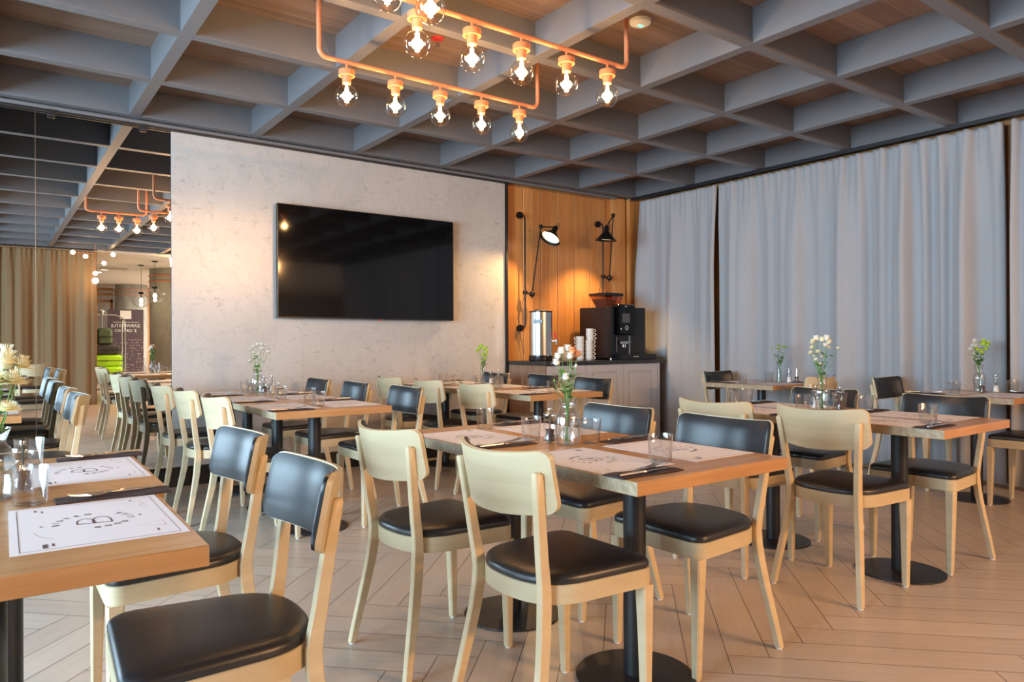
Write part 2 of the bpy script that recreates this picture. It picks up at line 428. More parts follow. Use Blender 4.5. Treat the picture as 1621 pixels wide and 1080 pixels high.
# left wall with window openings
for i, (a, b, c, d) in enumerate(((-13.2, -2.4, 0, 3.1), (5.0, 6.4, 0, 3.1), (-2.4, 5.0, 0, .35), (-2.4, 5.0, 2.72, 3.1), (-2.4, .08, .35, 2.72), (2.32, 2.48, .35, 2.72))):
    struct('wall_left' if i == 0 else 'wall_left_%d' % i, MB().box(-3.7, -3.5, a, b, c, d), wall_paint)
for k, (a, b) in enumerate(((.08, 2.32), (2.48, 5.0))):
    fr = MB()
    for y0, y1, z0, z1 in ((a, a + .06, .35, 2.72), (b - .06, b, .35, 2.72), (a + .06, b - .06, .35, .41), (a + .06, b - .06, 2.66, 2.72)): fr.box(-3.64, -3.56, y0, y1, z0, z1)
    fo = struct('window_%d' % (k + 1), fr, blackm)
    tag(MB().box(-3.605, -3.60, a + .06, b - .06, .41, 2.66).build('pane', glass, fo))

# track and tube under the ceiling along the back wall
o = MB().tube([(-3.4, 6.10, 2.826), (6.0, 6.10, 2.826)], .017, 12).build('curtain_tube', beam_paint)
tag(o, 'long grey tube running under the beams along the back wall', 'rail')
o = empty('mirror_track', (0, 6.10, 2.80), label='black sliding track above the mirror and the pale marble wall', cat='rail')
MB().box(-3.4, 4.40, -.012, .018, -.004, .008).build('rail', blackm, o)
for x in (.36, .96): MB().box(x, x + .045, -.022, .018, -.030, .008, .002).build('clip', blackm, o)

# mirrors
for a, b, lab in ((-3.5, .283, 'large wall mirror panel at the left edge, left of the thin seam'), (.287, 1.172, 'tall wall mirror panel between the thin seam and the marble wall')):
    tag(MB().box(a, b, 6.130, 6.20, .157, 2.797).build('wall_mirror', mirror_m), lab, 'mirror')

struct('trim_53', MB().box(.2832, .2868, 6.128, 6.19, .157, 2.797), alu)
# ------------------------------------------------------------------ curtains
def curtain(name, y0, y1, xc, z0, z1, seed, label, along='y', fab=None, dens=5.2, flare=0):
    rnd = random.Random(seed)
    nS = int((abs(y1 - y0)) * 70); nz = 22
    ph = [rnd.uniform(0, 6.28) for _ in range(8)]
    # irregular phase
    def phase(s): return 2 * PI * dens * s + 1.3 * math.sin(1.9 * s + ph[0]) + 1.1 * math.sin(4.3 * s + ph[1]) + .6 * math.sin(9.1 * s + ph[2])
    def sw(p): return (math.sin(p) + .32 * math.sin(2 * p + .6)) / 1.1
    def off(s, f):   # f 0 top .. 1 bottom
        soft = .042 * sw(phase(s)) * (.62 + .38 * math.sin(2.3 * s + ph[3]))
        wide = .046 * sw(2 * PI * 1.75 * s + ph[4] + 1.5 * math.sin(1.3 * s + ph[5]) + .35 * f)
        fine = .014 * math.sin(2 * PI * 13.5 * s + ph[6])
        g = min(1, f * 3.2)
        return soft * (.75 + .25 * g) * (1 - .35 * f) + wide * g * 1.0 + fine * max(0, 1 - f * 7) + .012 * math.sin(phase(s * 1.02) * .5 + f * 2) * f
    rows = []
    for k in range(nz + 1):
        f = (k / nz) ** 1.5; z = z1 + (z0 - z1) * f; row = []
        for q in range(nS + 1):
            s = q / nS; y = y0 + (y1 - y0) * s
            d = off(s * abs(y1 - y0), f)
            yy = y + flare * f * (1 - s) ** 3 * .5
            zz = z + (.006 * math.sin(2 * PI * 13.5 * s * abs(y1 - y0)) if k == 0 else 0)
            row.append((xc + d, yy, zz) if along == 'y' else (yy, xc + d, zz))
        rows.append(row)
    mb = MB(); mb.quadgrid(rows)
    r = empty(name, label=label, cat='curtain')
    body = mb.build('drape', fab or fabric, r, angle=80)
    sol = body.modifiers.new('thick', 'SOLIDIFY'); sol.thickness = .003
    hk = MB(); nh = int(abs(y1 - y0) * 13.5)
    for q in range(nh):
        y = y0 + (y1 - y0) * (q + .5) / nh
        if along == 'y': hk.box(xc - .055, xc - .049, y - .003, y + .003, z1 - .035, z1 + .02)
        else: hk.box(y - .003, y + .003, xc + .049, xc + .055, z1 - .035, z1 + .02)
    return r
curtain('curtain', 5.98, 4.855, 6.27, .03, 2.795, 3, 'narrow grey curtain panel beside the coffee counter, left of the dark gap', flare=.25)
curtain('curtain', 4.84, 2.19, 6.27, .03, 2.795, 11, 'wide grey curtain panel hanging behind the two small tables by the right wall')
curtain('curtain', 2.13, -2.7, 6.27, .03, 2.795, 23, 'grey curtain panel at the right edge, right of the flower vase')
curtain('curtain', -3.4, 1.62, -2.72, .03, 2.795, 5, 'curtain with warm light painted in, seen in the mirror behind the dining room', along='x', fab=fabric_warm_tint)
o = MB().box(6.20, 6.215, -2.7, 6.05, 2.81, 2.842).box(6.235, 6.30, -2.7, 6.05, 2.822, 2.842).build('curtain_track', blackm); tag(o, 'long black curtain track above the grey curtains on the right', 'rail')
o = MB().box(-3.4, 1.62, -2.74, -2.70, 2.822, 2.842).build('curtain_track', blackm); tag(o, 'black curtain track above the warm-tinted curtain seen in the mirror', 'rail')

# ------------------------------------------------------------------ tables
def make_table():
    r = empty('bistro_table')
    t = MB().box(-.35, .35, -.35, .35, .710, .750, .0015).build('tabletop', oak, r)
    MB().lathe([(.038, .012), (.038, .708)], n=28).build('pole', blackm, r)
    MB().lathe([(.0, .0), (.199, .0), (.20, .003), (.199, .007), (.06, .012), (.045, .014), (.0, .014)], n=56, cap0=False, cap1=False).build('base_plate', blackm, r)
    MB().box(-.15, .15, -.15, .15, .700, .7098, .002).build('mounting_plate', blackm, r)
    return Proto(r)
TBL = make_table()
# name: (centre x, centre y, description)
T = {
 'F1': (-.005, 1.785, 'the bottom left corner table'), 'F2': (.045, 2.487, 'the second table from the bottom left corner'),
 'C1': (1.765, 1.712, 'the central front table'), 'C2': (1.765, 2.414, 'the rear central table'),
 'R1': (3.605, 1.712, 'the front right-hand table'), 'R2': (3.605, 2.414, 'the rear right-hand table'),
 'L1': (1.62, 4.262, 'the nearest table below the television'), 'L2': (1.62, 4.964, 'the middle table below the television'), 'L3': (1.62, 5.666, 'the wall-side table below the television'),
 'B1': (3.45, 4.362, 'the nearest table before the coffee counter'), 'B2': (3.45, 5.064, 'the middle table before the coffee counter'), 'B3': (3.45, 5.766, 'the wall-side table before the coffee counter'),
 'D': (5.73, 3.95, 'the left curtain-side table'), 'E': (5.70, 2.17, 'the right curtain-side table'),
 'G1': (-.20, 4.97, 'the table near the mirror'), 'G2': (-.20, 5.672, 'the table touching the mirror'),
}
tlabels = {'F1': 'oak bistro table in the bottom left corner, its front edge nearest the camera', 'F2': 'oak bistro table joined behind the bottom left corner table',
 'C1': 'oak bistro table in the centre front on a black pole and disc base', 'C2': 'oak bistro table joined behind the central front table, under the flower vase side',
 'R1': 'oak bistro table on the right nearest the camera, fork and glass at its left corner', 'R2': 'oak bistro table on the right, joined behind the nearest one',
 'L1': 'oak bistro table below the television, nearest end of its row', 'L2': 'oak bistro table in the middle of the row below the television', 'L3': 'oak bistro table touching the marble wall at the row below the television',
 'B1': 'oak bistro table before the grey cabinet doors, nearest end of its row', 'B2': 'oak bistro table in the middle of the row left of the coffee counter', 'B3': 'oak bistro table touching the marble wall left of the coffee counter',
 'D': 'small oak table by the grey curtain with lime green flowers on it', 'E': 'small oak table by the curtain at the right edge with white and green flowers',
 'G1': 'oak table near the mirror, behind the yellow flowers at the left edge', 'G2': 'oak table touching the mirror at the far left'}
for k, (x, y, d) in T.items():
    rz = 0 if k[0] != 'F' else -.02
    TBL.put((x, y, 0), rz, tlabels[k], 'table', 'square oak bistro tables')

# ------------------------------------------------------------------ chairs
def seat_outline(inset=0, n=56):
    pts = []
    F, Wf, Wr, R = .213 - inset, .213 - inset, .197 - inset, -.20 + inset
    # front edge rounded corners, then sides, then round rear
    rc = .045
    for k in range(9):
        a = -PI / 2 + (PI / 2) * k / 8
        pts.append((F - rc + rc * math.cos(a), -Wf + rc + rc * math.sin(a)))
    pts = []
    for k in range(9):  # front left corner (y negative)
        a = -PI / 2 + PI / 2 * k / 8; pts.append((F - rc + rc * math.cos(a), -(Wf - rc) + rc * math.sin(a)))
    for k in range(9):
        a = PI / 2 * k / 8; pts.append((F - rc + rc * math.cos(a), (Wf - rc) + rc * math.sin(a)))
    for k in range(1, 25):  # rear superellipse from +y to -y
        a = PI / 2 + PI * k / 25
        c, s_ = math.cos(a), math.sin(a); e = 2 / 2.5
        x = -.02 + (abs(c) ** e) * (R + .02); y = math.copysign(abs(s_) ** e, s_) * Wr
        pts.append((x, y))
    return pts
def make_chair():
    r = empty('dining_chair')
    out = seat_outline(0); inn = seat_outline(.022)
    fb = MB()
    rows = [[(x, y, .405) for x, y in inn], [(x, y, .405) for x, y in out], [(x, y, .457) for x, y in out], [(x * .985, y * .985, .459) for x, y in out], [(x, y, .459) for x, y in inn]]
    fb.quadgrid(rows, closed_u=True, closed_v=True)
    fb.build('seat_frame', beech_h, r)
    cu = MB(); prof = [(.0, .456), (-.002, .462), (-.003, .470), (.0, .479), (.008, .486), (.02, .490), (.045, .4935), (.09, .4965), (.14, .4975)]
    vs = cu.quadgrid([[(x, y, z) for x, y in seat_outline(i + .004)] for i, z in prof], closed_u=True); cu.cap(vs[0], True); cu.cap(vs[-1])
    cu.build('seat', leather, r, angle=60)
    # backrest plate
    H0, H1, W, rc = .656, .834, .218, .030
    def bx(y, z): return -.260 + .080 * (abs(y) / W) ** 2
    cols = [W * math.sin(PI / 2 * t) for t in [-1 + 2 * k / 26 for k in range(27)]]
    def zr(y, W_, H0_, H1_, rc_):
        d = abs(y) - (W_ - rc_); e = rc_ - math.sqrt(max(rc_ * rc_ - d * d, 0)) if d > 0 else 0
        return H0_ + e, H1_ - e
    def plate(mb, W_, h0, h1, rc_, x_in, x_out, puff=0):
        cs = [W_ * math.sin(PI / 2 * t) for t in [-1 + 2 * k / 26 for k in range(27)]]
        nz = 8; front = []; back = []
        for y in cs:
            a, b = zr(y, W_, h0, h1, rc_ * .999)
            fr_, bk = [], []
            for k in range(nz + 1):
                t = k / nz; z = a + (b - a) * t
                pf = puff * min(1, 4 * min(t, 1 - t)) ** .5 * min(1, (W_ - abs(y)) / .02 + .0) ** .5 if puff else 0
                fr_.append((bx(y, z) + x_in + pf, y * (1 - .02 * (x_in > .01)), z)); bk.append((bx(y, z) + x_out, y, z))
            front.append(fr_); back.append(bk)
        rows = [f + b[::-1] for f, b in zip(front, back)]
        vs = mb.quadgrid(rows, closed_u=True); mb.cap(vs[0], True); mb.cap(vs[-1])
    tilt = tr(-.235, 0, .757) @ rot('Y', -.20) @ tr(.235, 0, -.757)
    pb = MB(); plate(pb, W, H0, H1, rc, .007, -.007); pb.xf(tilt); pb.build('backrest', beech_h, r, angle=50)
    pd = MB(); plate(pd, W - .004, H0 + .004, H1 - .004, .027, .0165, .0072, .009); pd.xf(tilt); pd.build('back_pad', leather, r, angle=70)
    for sy in (-1, 1):
        path = [(-.243, .207), (-.229, .1985), (-.212, .188), (-.196, .178), (-.183, .169), (-.175, .162), (-.173, .160), (-.177, .162), (-.185, .166), (-.202, .177), (-.218, .1885)]
        zz = [.006, .08, .165, .245, .32, .39, .44, .48, .53, .66, .775]
        wx = [.026, .029, .032, .035, .037, .038, .037, .035, .033, .030, .026]
        lg = MB().sweep_rect([(x, sy * y, z) for (x, y), z in zip(path, zz)] + [(-.222, sy * .189, .782)], wx + [.016], [.025] * 11 + [.016], .003)
        lo = lg.build('leg', beech, r, angle=40)
        MB().lathe([(.011, 0), (.011, .008)], -.243, sy * .207, 10).build('glide', white_pl, lo)
        lf = MB().sweep_rect([(.196, sy * .186, .006), (.192, sy * .188, .25), (.189, sy * .188, .405)], [.027, .036, .044], [.027, .036, .042], .005)
        lo = lf.build('leg', beech, r, angle=40)
        MB().lathe([(.011, 0), (.011, .008)], .196, sy * .186, 10).build('glide', white_pl, lo)
    return Proto(r)
CH = make_chair()
Rr = PI
CHAIRS = [
 (.425, 1.73, Rr - .06, 'beech chair with black pads on the right of the bottom left table, nearest the camera'),
 (.475, 2.45, Rr, 'beech chair with black pads behind the nearest one, right of the bottom left tables'),
 (1.40, 1.69, 0, 'pale beech chair back to the camera in the centre front, left of the central table'),
 (1.355, 2.335, .03, 'pale beech chair left of the central table, second from the front'),
 (2.105, 1.755, Rr, 'chair with wide black back pad right of the central front table'),
 (2.135, 2.36, Rr, 'chair with black back pad behind the white flowers, right of the central table'),
 (3.205, 1.775, 0, 'beech chair back to the camera at the left of the right-hand front table'),
 (3.145, 2.315, .03, 'beech chair seen behind the black padded chair, left of the right-hand table'),
 (3.94, 1.728, Rr, 'chair with black back pad behind the single glass of the right-hand front table'),
 (3.975, 2.43, Rr, 'chair with black back pad behind the pepper mill on the right-hand table'),
 (1.252, 4.26, 0, 'beech chair with curved back nearest on the left of the row below the television'),
 (1.24, 4.95, 0, 'middle beech chair on the left of the row below the television'),
 (1.225, 5.65, 0, 'beech chair next to the mirror on the left of the row below the television'),
 (2.06, 4.27, Rr, 'chair with blue-black back pad at the near right of the row below the television'),
 (2.03, 5.0, Rr, 'middle black padded chair on the right of the row below the television'),
 (2.00, 5.68, Rr, 'black padded chair by the marble wall on the right of the row below the television'),
 (3.06, 4.36, 0, 'pale beech chair behind the glass, nearest on the left of the counter-side row'),
 (3.03, 5.0, 0, 'middle pale beech chair on the left of the counter-side row'),
 (3.00, 5.62, 0, 'pale beech chair by the marble wall on the left of the counter-side row'),
 (3.84, 4.37, Rr, 'black padded chair in front of the grey cabinet doors, behind the white flowers'),
 (3.87, 5.06, Rr, 'black padded chair before the walnut end of the coffee counter'),
 (3.79, 5.70, Rr, 'black padded chair by the marble wall left of the coffee counter'),
 (5.85, 4.34, -PI / 2, 'black padded chair at the far end of the small table by the left curtain'),
 (5.62, 3.50, PI / 2, 'beech chair at the near end of the small table by the left curtain'),
 (5.885, 2.70, -PI / 2, 'black padded chair at the far end of the small table by the right curtain'),
 (5.72, 1.83, PI / 2, 'chair with black seat cut by the right edge of the photo'),
 (.22, 4.93, Rr, 'chair with narrow black back pad at the far left in front of the mirror'),
 (.22, 5.64, Rr, 'black padded chair at the far left touching its own mirror image'),
 (.55, -.75, -PI / 2, 'brown chair seen only in the mirror at the far left'),
]
for x, y, a, lab in CHAIRS: CH.put((x, y, 0), a, lab, 'chair', 'beech dining chairs with black pads')

# ------------------------------------------------------------------ table settings
def glyphs(bm, text, size, fn):
    cu = bpy.data.curves.new('tmp', 'FONT'); cu.body = text; cu.size = size; cu.align_x = 'CENTER'; cu.align_y = 'CENTER'; cu.resolution_u = 2; cu.offset = .0006 if size < .05 else 0
    ob = bpy.data.objects.new('tmp', cu); me = bpy.data.meshes.new_from_object(ob)
    vs = [bm.verts.new(fn(v.co)) for v in me.vertices]
    for p in me.polygons:
        try: bm.faces.new([vs[i] for i in p.vertices])
        except ValueError: pass
    bpy.data.objects.remove(ob); bpy.data.curves.remove(cu); bpy.data.meshes.remove(me)
def strip(mb, pts, wd, z):
    pts = [Vector((p[0], p[1], 0)) for p in pts]; a, b = [], []
    for i, p in enumerate(pts):
        t = (pts[min(i + 1, len(pts) - 1)] - pts[max(i - 1, 0)]).normalized(); nrm = Vector((-t.y, t.x, 0)) * wd / 2
        a.append((p + nrm)[:2] + (z,)); b.append((p - nrm)[:2] + (z,))
    mb.quadgrid([a, b])
def make_mat():
    # the diner looks along +x; the mat is .30 deep (x) and .42 wide (y)
    r = empty('placemat')
    MB().box(-.15, .15, -.215, .215, 0, .0008).build('sheet', paper, r, smooth=False)
    z = .0013; p = MB()
    def T2(u, v): return (v, -u)      # u = reader's right, v = reader's up
    def circ(text, R, a0, a1, flip=False, size=.0175):
        for i, ch in enumerate(text):
            if ch == ' ': continue
            a = a0 + (a1 - a0) * i / (len(text) - 1)
            th = a - PI / 2 if not flip else a + PI / 2
            cx_, cy_ = R * math.cos(a), R * math.sin(a)
            def fn(c, th=th, cx_=cx_, cy_=cy_):
                u = cx_ + c.x * math.cos(th) - c.y * math.sin(th); v = cy_ + c.x * math.sin(th) + c.y * math.cos(th)
                x, y = T2(u, v); return (x, y, z)
            glyphs(p.bm, ch, size, fn)
    circ('BISTRO', .070, math.radians(95), math.radians(5))
    circ('GOOD LIFE', .070, math.radians(180), math.radians(312), True)
    # large two-lobed B monogram in outline
    def loop(pts, wd=.0028): strip(p, [T2(*q) for q in pts], wd, z)
    loop([(-.030, -.030), (-.020, .031)], .004)
    lob = lambda x0, y0, w_, h_: [(x0, y0)] + [(x0 + w_ * math.sin(PI * k / 12) + .004 * k / 12, y0 + h_ * (1 - math.cos(PI * k / 12)) / 2) for k in range(13)]
    loop([(-.026, .0)] + [(-.004 + .030 * math.sin(PI * k / 12), .0 + .032 * (1 - math.cos(PI * k / 12)) / 2) for k in range(13)] + [(-.022, .032)])
    loop([(-.034, -.031)] + [(-.006 + .038 * math.sin(PI * k / 12), -.031 + .034 * (1 - math.cos(PI * k / 12)) / 2) for k in range(13)] + [(-.026, .003)])
    # border and small printed details
    loop([(-.200, .135), (.195, .135), (.202, .128), (.202, -.13)], .0013)
    loop([(-.200, .135), (-.200, -.135)], .0013)
    loop([(-.200, -.135), (.195, -.135), (.202, -.128)], .0008)
    for (u, v, a, b) in ((.17, .10, .016, .005), (.155, .088, .02, .003), (-.175, .095, .03, .008), (-.17, .082, .022, .004), (-.16, -.10, .02, .003), (.17, -.09, .014, .003), (.0, .095, .008, .005), (.0, -.088, .008, .005)):
        q = [T2(u - a / 2, v - b / 2), T2(u + a / 2, v - b / 2), T2(u + a / 2, v + b / 2), T2(u - a / 2, v + b / 2)]
        p.cap([p.bm.verts.new((*c, z)) for c in q])
    loop([(-.13, -.12), (-.105, -.07), (-.08, -.12), (-.13, -.12)], .0007)
    loop([(.08, -.12), (.10, -.10), (.13, -.115), (.15, -.105)], .0007)
    loop([(-.12, .08), (-.09, .10), (-.05, .11)], .0007)
    p.build('print', ink, r, smooth=False)
    return Proto(r)
def make_napkin():
    mb = MB(); rows = []
    for k in range(15):
        x = -.125 + .25 * k / 14
        h = .006 + .002 * math.sin(k * .8); tw = .004 * math.sin(k * .5)
        rows.append([(x, -.040 + tw, 0), (x, -.041 + tw, h * .5), (x, -.02 + tw, h), (x, .015, h * .9), (x, .041 + tw, h * .6), (x, .042 + tw, 0)])
    vs = mb.quadgrid(rows, closed_u=True); mb.cap(vs[0], True); mb.cap(vs[-1])
    o = mb.build('napkin', napkin_m, angle=50); return Proto(o)
def make_fork():
    mb = MB(); z = lambda x: .0085 + (.012 * max(0, (x - .03) / .08) ** 1.5) + .004 * math.exp(-((x + .0) / .05) ** 2)
    def barx(x0, x1, y0, w0, w1, n=6, y1=None):
        y1 = y0 if y1 is None else y1; rows = []
        for k in range(n + 1):
            t = k / n; x = x0 + (x1 - x0) * t; w_ = (w0 + (w1 - w0) * t) / 2; y = y0 + (y1 - y0) * t; zz = z(x)
            rows.append([(x, y - w_, zz), (x, y + w_, zz), (x, y + w_ * .8, zz + .0018), (x, y - w_ * .8, zz + .0018)])
        vs = mb.quadgrid(rows, closed_u=True); mb.cap(vs[0], True); mb.cap(vs[-1])
    barx(-.105, .0, 0, .011, .006, 8); barx(-.0, .035, 0, .006, .022, 5); barx(.035, .05, 0, .024, .024, 3)
    for k in range(4): barx(.049, .095, -.0095 + .0063 * k, .0036, .0025, 6)
    return Proto(mb.build('fork', steel, angle=50))
def make_knife():
    mb = MB(); rows = []
    for k in range(22):
        t = k / 21; x = -.11 + .22 * t; w_ = .0055 if t < .5 else .0095 * (1 - max(0, (t - .85) / .15) ** 2 * .8); zz = .0088 if t < .5 else .009
        h = .004 if t < .5 else .0012
        rows.append([(x, -w_, zz), (x, w_ * .7, zz), (x, w_ * .6, zz + h), (x, -w_ * .8, zz + h)])
    vs = mb.quadgrid(rows, closed_u=True); mb.cap(vs[0], True); mb.cap(vs[-1])
    return Proto(mb.build('knife', steel, angle=50))
def make_tumbler():
    mb = MB().lathe([(0, .0), (.030, .0), (.0345, .003), (.0405, .088), (.0410, .0895), (.0392, .0895), (.0385, .088), (.0330, .010), (.030, .008), (0, .0075)], n=32, cap0=False, cap1=False)
    return Proto(mb.build('tumbler', glass, angle=60))
MAT, NAP, FORK, KNIFE, TUM = make_mat(), make_napkin(), make_fork(), make_knife(), make_tumbler()
TH = .7502
def setting(tb, side, dmat=None, glass_pos=None, has_glass=True, nomat=False):
    cx_, cy_, d = T[tb]; rz = 0 if side == 'left' else PI
    s = 1 if side == 'left' else -1
    x = cx_ - s * .19; sd = 'near' if False else side
    dn = '%s side of %s' % (sd, d)
    if tb in ('D', 'E'):
        pass
    jr = random.uniform(-.012, .012); nx = .03 if tb[0] == 'F' else 0; ja = random.uniform(-.02, .02)
    MAT.put((x, cy_ + s * .005 + jr, TH), rz + ja, 'printed paper placemat on the ' + dn, 'placemat', 'printed paper placemats')
    ny = cy_ - s * .262 + jr
    NAP.put((cx_ - s * (.232 + nx), ny, TH), rz + ja, 'dark brown napkin on the ' + dn, 'napkin', 'dark napkins under the cutlery')
    KNIFE.put((cx_ - s * (.245 + nx), ny - s * .018, TH), rz + ja + .03, 'steel knife, ' + dn, 'knife', 'steel knives')
    FORK.put((cx_ - s * (.225 + nx), ny + s * .012, TH), rz + ja + s * .0 + .22, 'steel fork, ' + dn, 'fork', 'steel forks')
    gx, gy = (cx_ - s * .055, cy_ - s * .195 + jr) if glass_pos is None else glass_pos
    TUM.put((gx, gy, TH), random.uniform(0, 3), 'clear tumbler, ' + dn, 'glass', 'clear tumblers on the tables')
setting('C1', 'left', glass_pos=(1.71, 1.545)); setting('C1', 'right', glass_pos=(1.83, 2.0))
setting('C2', 'left', glass_pos=(1.715, 2.215)); setting('C2', 'right', glass_pos=(1.765, 2.61))
setting('R1', 'left', glass_pos=(3.47, 1.52)); setting('R1', 'right', glass_pos=(3.90, 2.03) if False else (3.80, 1.98))
setting('R2', 'left', glass_pos=(3.585, 2.215)); setting('R2', 'right', glass_pos=(3.76, 2.70))
setting('F1', 'right', glass_pos=(.082, 2.045)); setting('F2', 'right', glass_pos=(.105, 2.66))
setting('L1', 'left', glass_pos=(1.61, 4.165)); setting('L1', 'right', glass_pos=(1.69, 4.53))
setting('L2', 'left', glass_pos=(1.61, 4.85)); setting('L2', 'right', glass_pos=(1.69, 5.24))
setting('L3', 'left', glass_pos=(1.60, 5.50)); setting('L3', 'right', glass_pos=(1.72, 5.90))
setting('B1', 'left', glass_pos=(3.42, 4.16)); setting('B1', 'right', glass_pos=(3.53, 4.62))
setting('B2', 'left', glass_pos=(3.44, 4.90)); setting('B2', 'right', glass_pos=(3.52, 5.30))
setting('B3', 'left', glass_pos=(3.42, 5.60)); setting('B3', 'right', glass_pos=(3.55, 5.98))
setting('G1', 'right'); setting('G2', 'right')
def end_setting(tb, end):
    cx_, cy_, d = T[tb]; s = 1 if end == 'near' else -1; rz = PI / 2 if end == 'near' else -PI / 2
    dn = '%s end of %s' % (end, d)
    MAT.put((cx_ - .02, cy_ - s * .185, TH), rz, 'printed paper placemat on the ' + dn, 'placemat', 'printed paper placemats')
    ny = cx_ + s * .262
    NAP.put((ny, cy_ - s * .232, TH), rz, 'dark brown napkin on the ' + dn, 'napkin', 'dark napkins under the cutlery')
    KNIFE.put((ny + s * .018, cy_ - s * .245, TH), rz + .03, 'steel knife, ' + dn, 'knife', 'steel knives')
    FORK.put((ny - s * .012, cy_ - s * .225, TH), rz + .22, 'steel fork, ' + dn, 'fork', 'steel forks')
for t in ('D', 'E'):
    end_setting(t, 'near'); end_setting(t, 'far')
for x, y, lab in ((5.49, 3.98, 'clear tumbler alone on the left of the small curtain-side table'), (5.95, 4.02, 'clear tumbler left of the lime green flowers by the curtain'),
                  (5.53, 2.245, 'clear tumbler alone on the small table at the right edge'), (6.0, 2.05, 'clear tumbler right of the mills on the small table at the right edge'),
                  (3.86, 2.16, 'clear tumbler right of the pepper mill on the right-hand table'), (3.53, 2.62, 'clear tumbler seen above the far beech chair of the right-hand table'),
                  (1.60, 5.64, 'clear tumbler left of the vase below the television'),
                  (3.60, 5.10, 'clear tumbler right of the mills on the counter-side row')):
    TUM.put((x, y, TH), 0, lab, 'glass', 'clear tumblers on the tables')

# mills, vases, flowers
def make_mill(content, cm):
    r = empty('pepper_mill' if content == 'pepper' else 'salt_mill')
    MB().lathe([(0, 0), (.024, 0), (.025, .004), (.024, .02), (.019, .035), (.023, .052), (.025, .066), (.017, .078), (.016, .082), (0, .082)], n=20, cap0=False, cap1=False).build('body', glass, r)
    MB().lathe([(0, .006), (.019, .006), (.018, .02), (.014, .034), (.017, .05), (0, .055)], n=16, cap0=False, cap1=False).build('filling', cm, r)
    MB().lathe([(.0, .084), (.015, .084), (.023, .092), (.026, .102), (.023, .112), (.012, .119), (0, .121)], n=20, cap0=False, cap1=False).build('head', glass, r)
    MB().lathe([(0, .119), (.006, .119), (.008, .125), (.006, .131), (0, .132)], n=12, cap0=False, cap1=False).build('knob', chrome, r)
    MB().lathe([(.003, .03), (.003, .119)], n=8).build('spindle', chrome, r)
    return Proto(r)
PM, SM = make_mill('pepper', pepper_m), make_mill('salt', salt_m)
def make_vase(kind):
    r = empty('flower_vase')
    if kind == 'jar':
        pr = [(0, .0), (.036, .0), (.042, .006), (.045, .03), (.047, .07), (.045, .10), (.036, .125), (.027, .138), (.026, .145), (.034, .165), (.038, .175)]
        wr = [(0, .008), (.036, .008), (.042, .03), (.044, .07), (.043, .075), (0, .075)]
    elif kind == 'carafe':
        pr = [(0, .0), (.032, .0), (.036, .006), (.033, .04), (.038, .075), (.041, .10), (.036, .125), (.022, .145), (.020, .155), (.027, .178), (.033, .20)]
        wr = [(0, .008), (.031, .008), (.031, .04), (.036, .08), (.036, .09), (0, .09)]
    else:
        pr = [(0, .0), (.022, .0), (.025, .005), (.023, .05), (.021, .12), (.022, .16), (.023, .165)]
        wr = [(0, .008), (.021, .008), (.021, .05), (.019, .1), (0, .1)]
    inner = [(max(a - .0025, 0), b) for a, b in pr[::-1][:-2]] + [(0, .007)]
    MB().lathe(pr + inner, n=30, cap0=False, cap1=False).build('body', glass, r, angle=60)
    MB().lathe(wr, n=24, cap0=False, cap1=False).build('water', water_m, r, angle=60)
    return Proto(r)
VJ, VC, VT = make_vase('jar'), make_vase('carafe'), make_vase('tube')
def petal_head(mb, c, nrm, R, np_, layers, cup):
    R *= 1.22
    q = Vector(nrm).to_track_quat('Z', 'Y'); c = Vector(c)
    for l in range(layers):
        rl = R * (1 - .22 * l); lift = cup * (.3 + l * .55)
        for k in range(np_):
            a = 2 * PI * (k + .5 * l) / np_ + random.uniform(-.06, .06)
            wd = rl * 1.9 / np_ * PI * .62; ca, sa = math.cos(a), math.sin(a)
            P = []
            for rr_, ww, zz in ((.12, .3, 0), (.55, 1.0, lift * .5), (.88, .85, lift * .9), (1.0, .3, lift)):
                for sgn in (-1, 1):
                    lx, ly = rl * rr_, sgn * wd * ww * .5
                    P.append(c + q @ Vector((lx * ca - ly * sa, lx * sa + ly * ca, zz * R + .0008 * l)))
            vs = [mb.bm.verts.new(p) for p in P]
            for a_ in range(3):
                mb.bm.faces.new([vs[2 * a_], vs[2 * a_ + 1], vs[2 * a_ + 3], vs[2 * a_ + 2]])
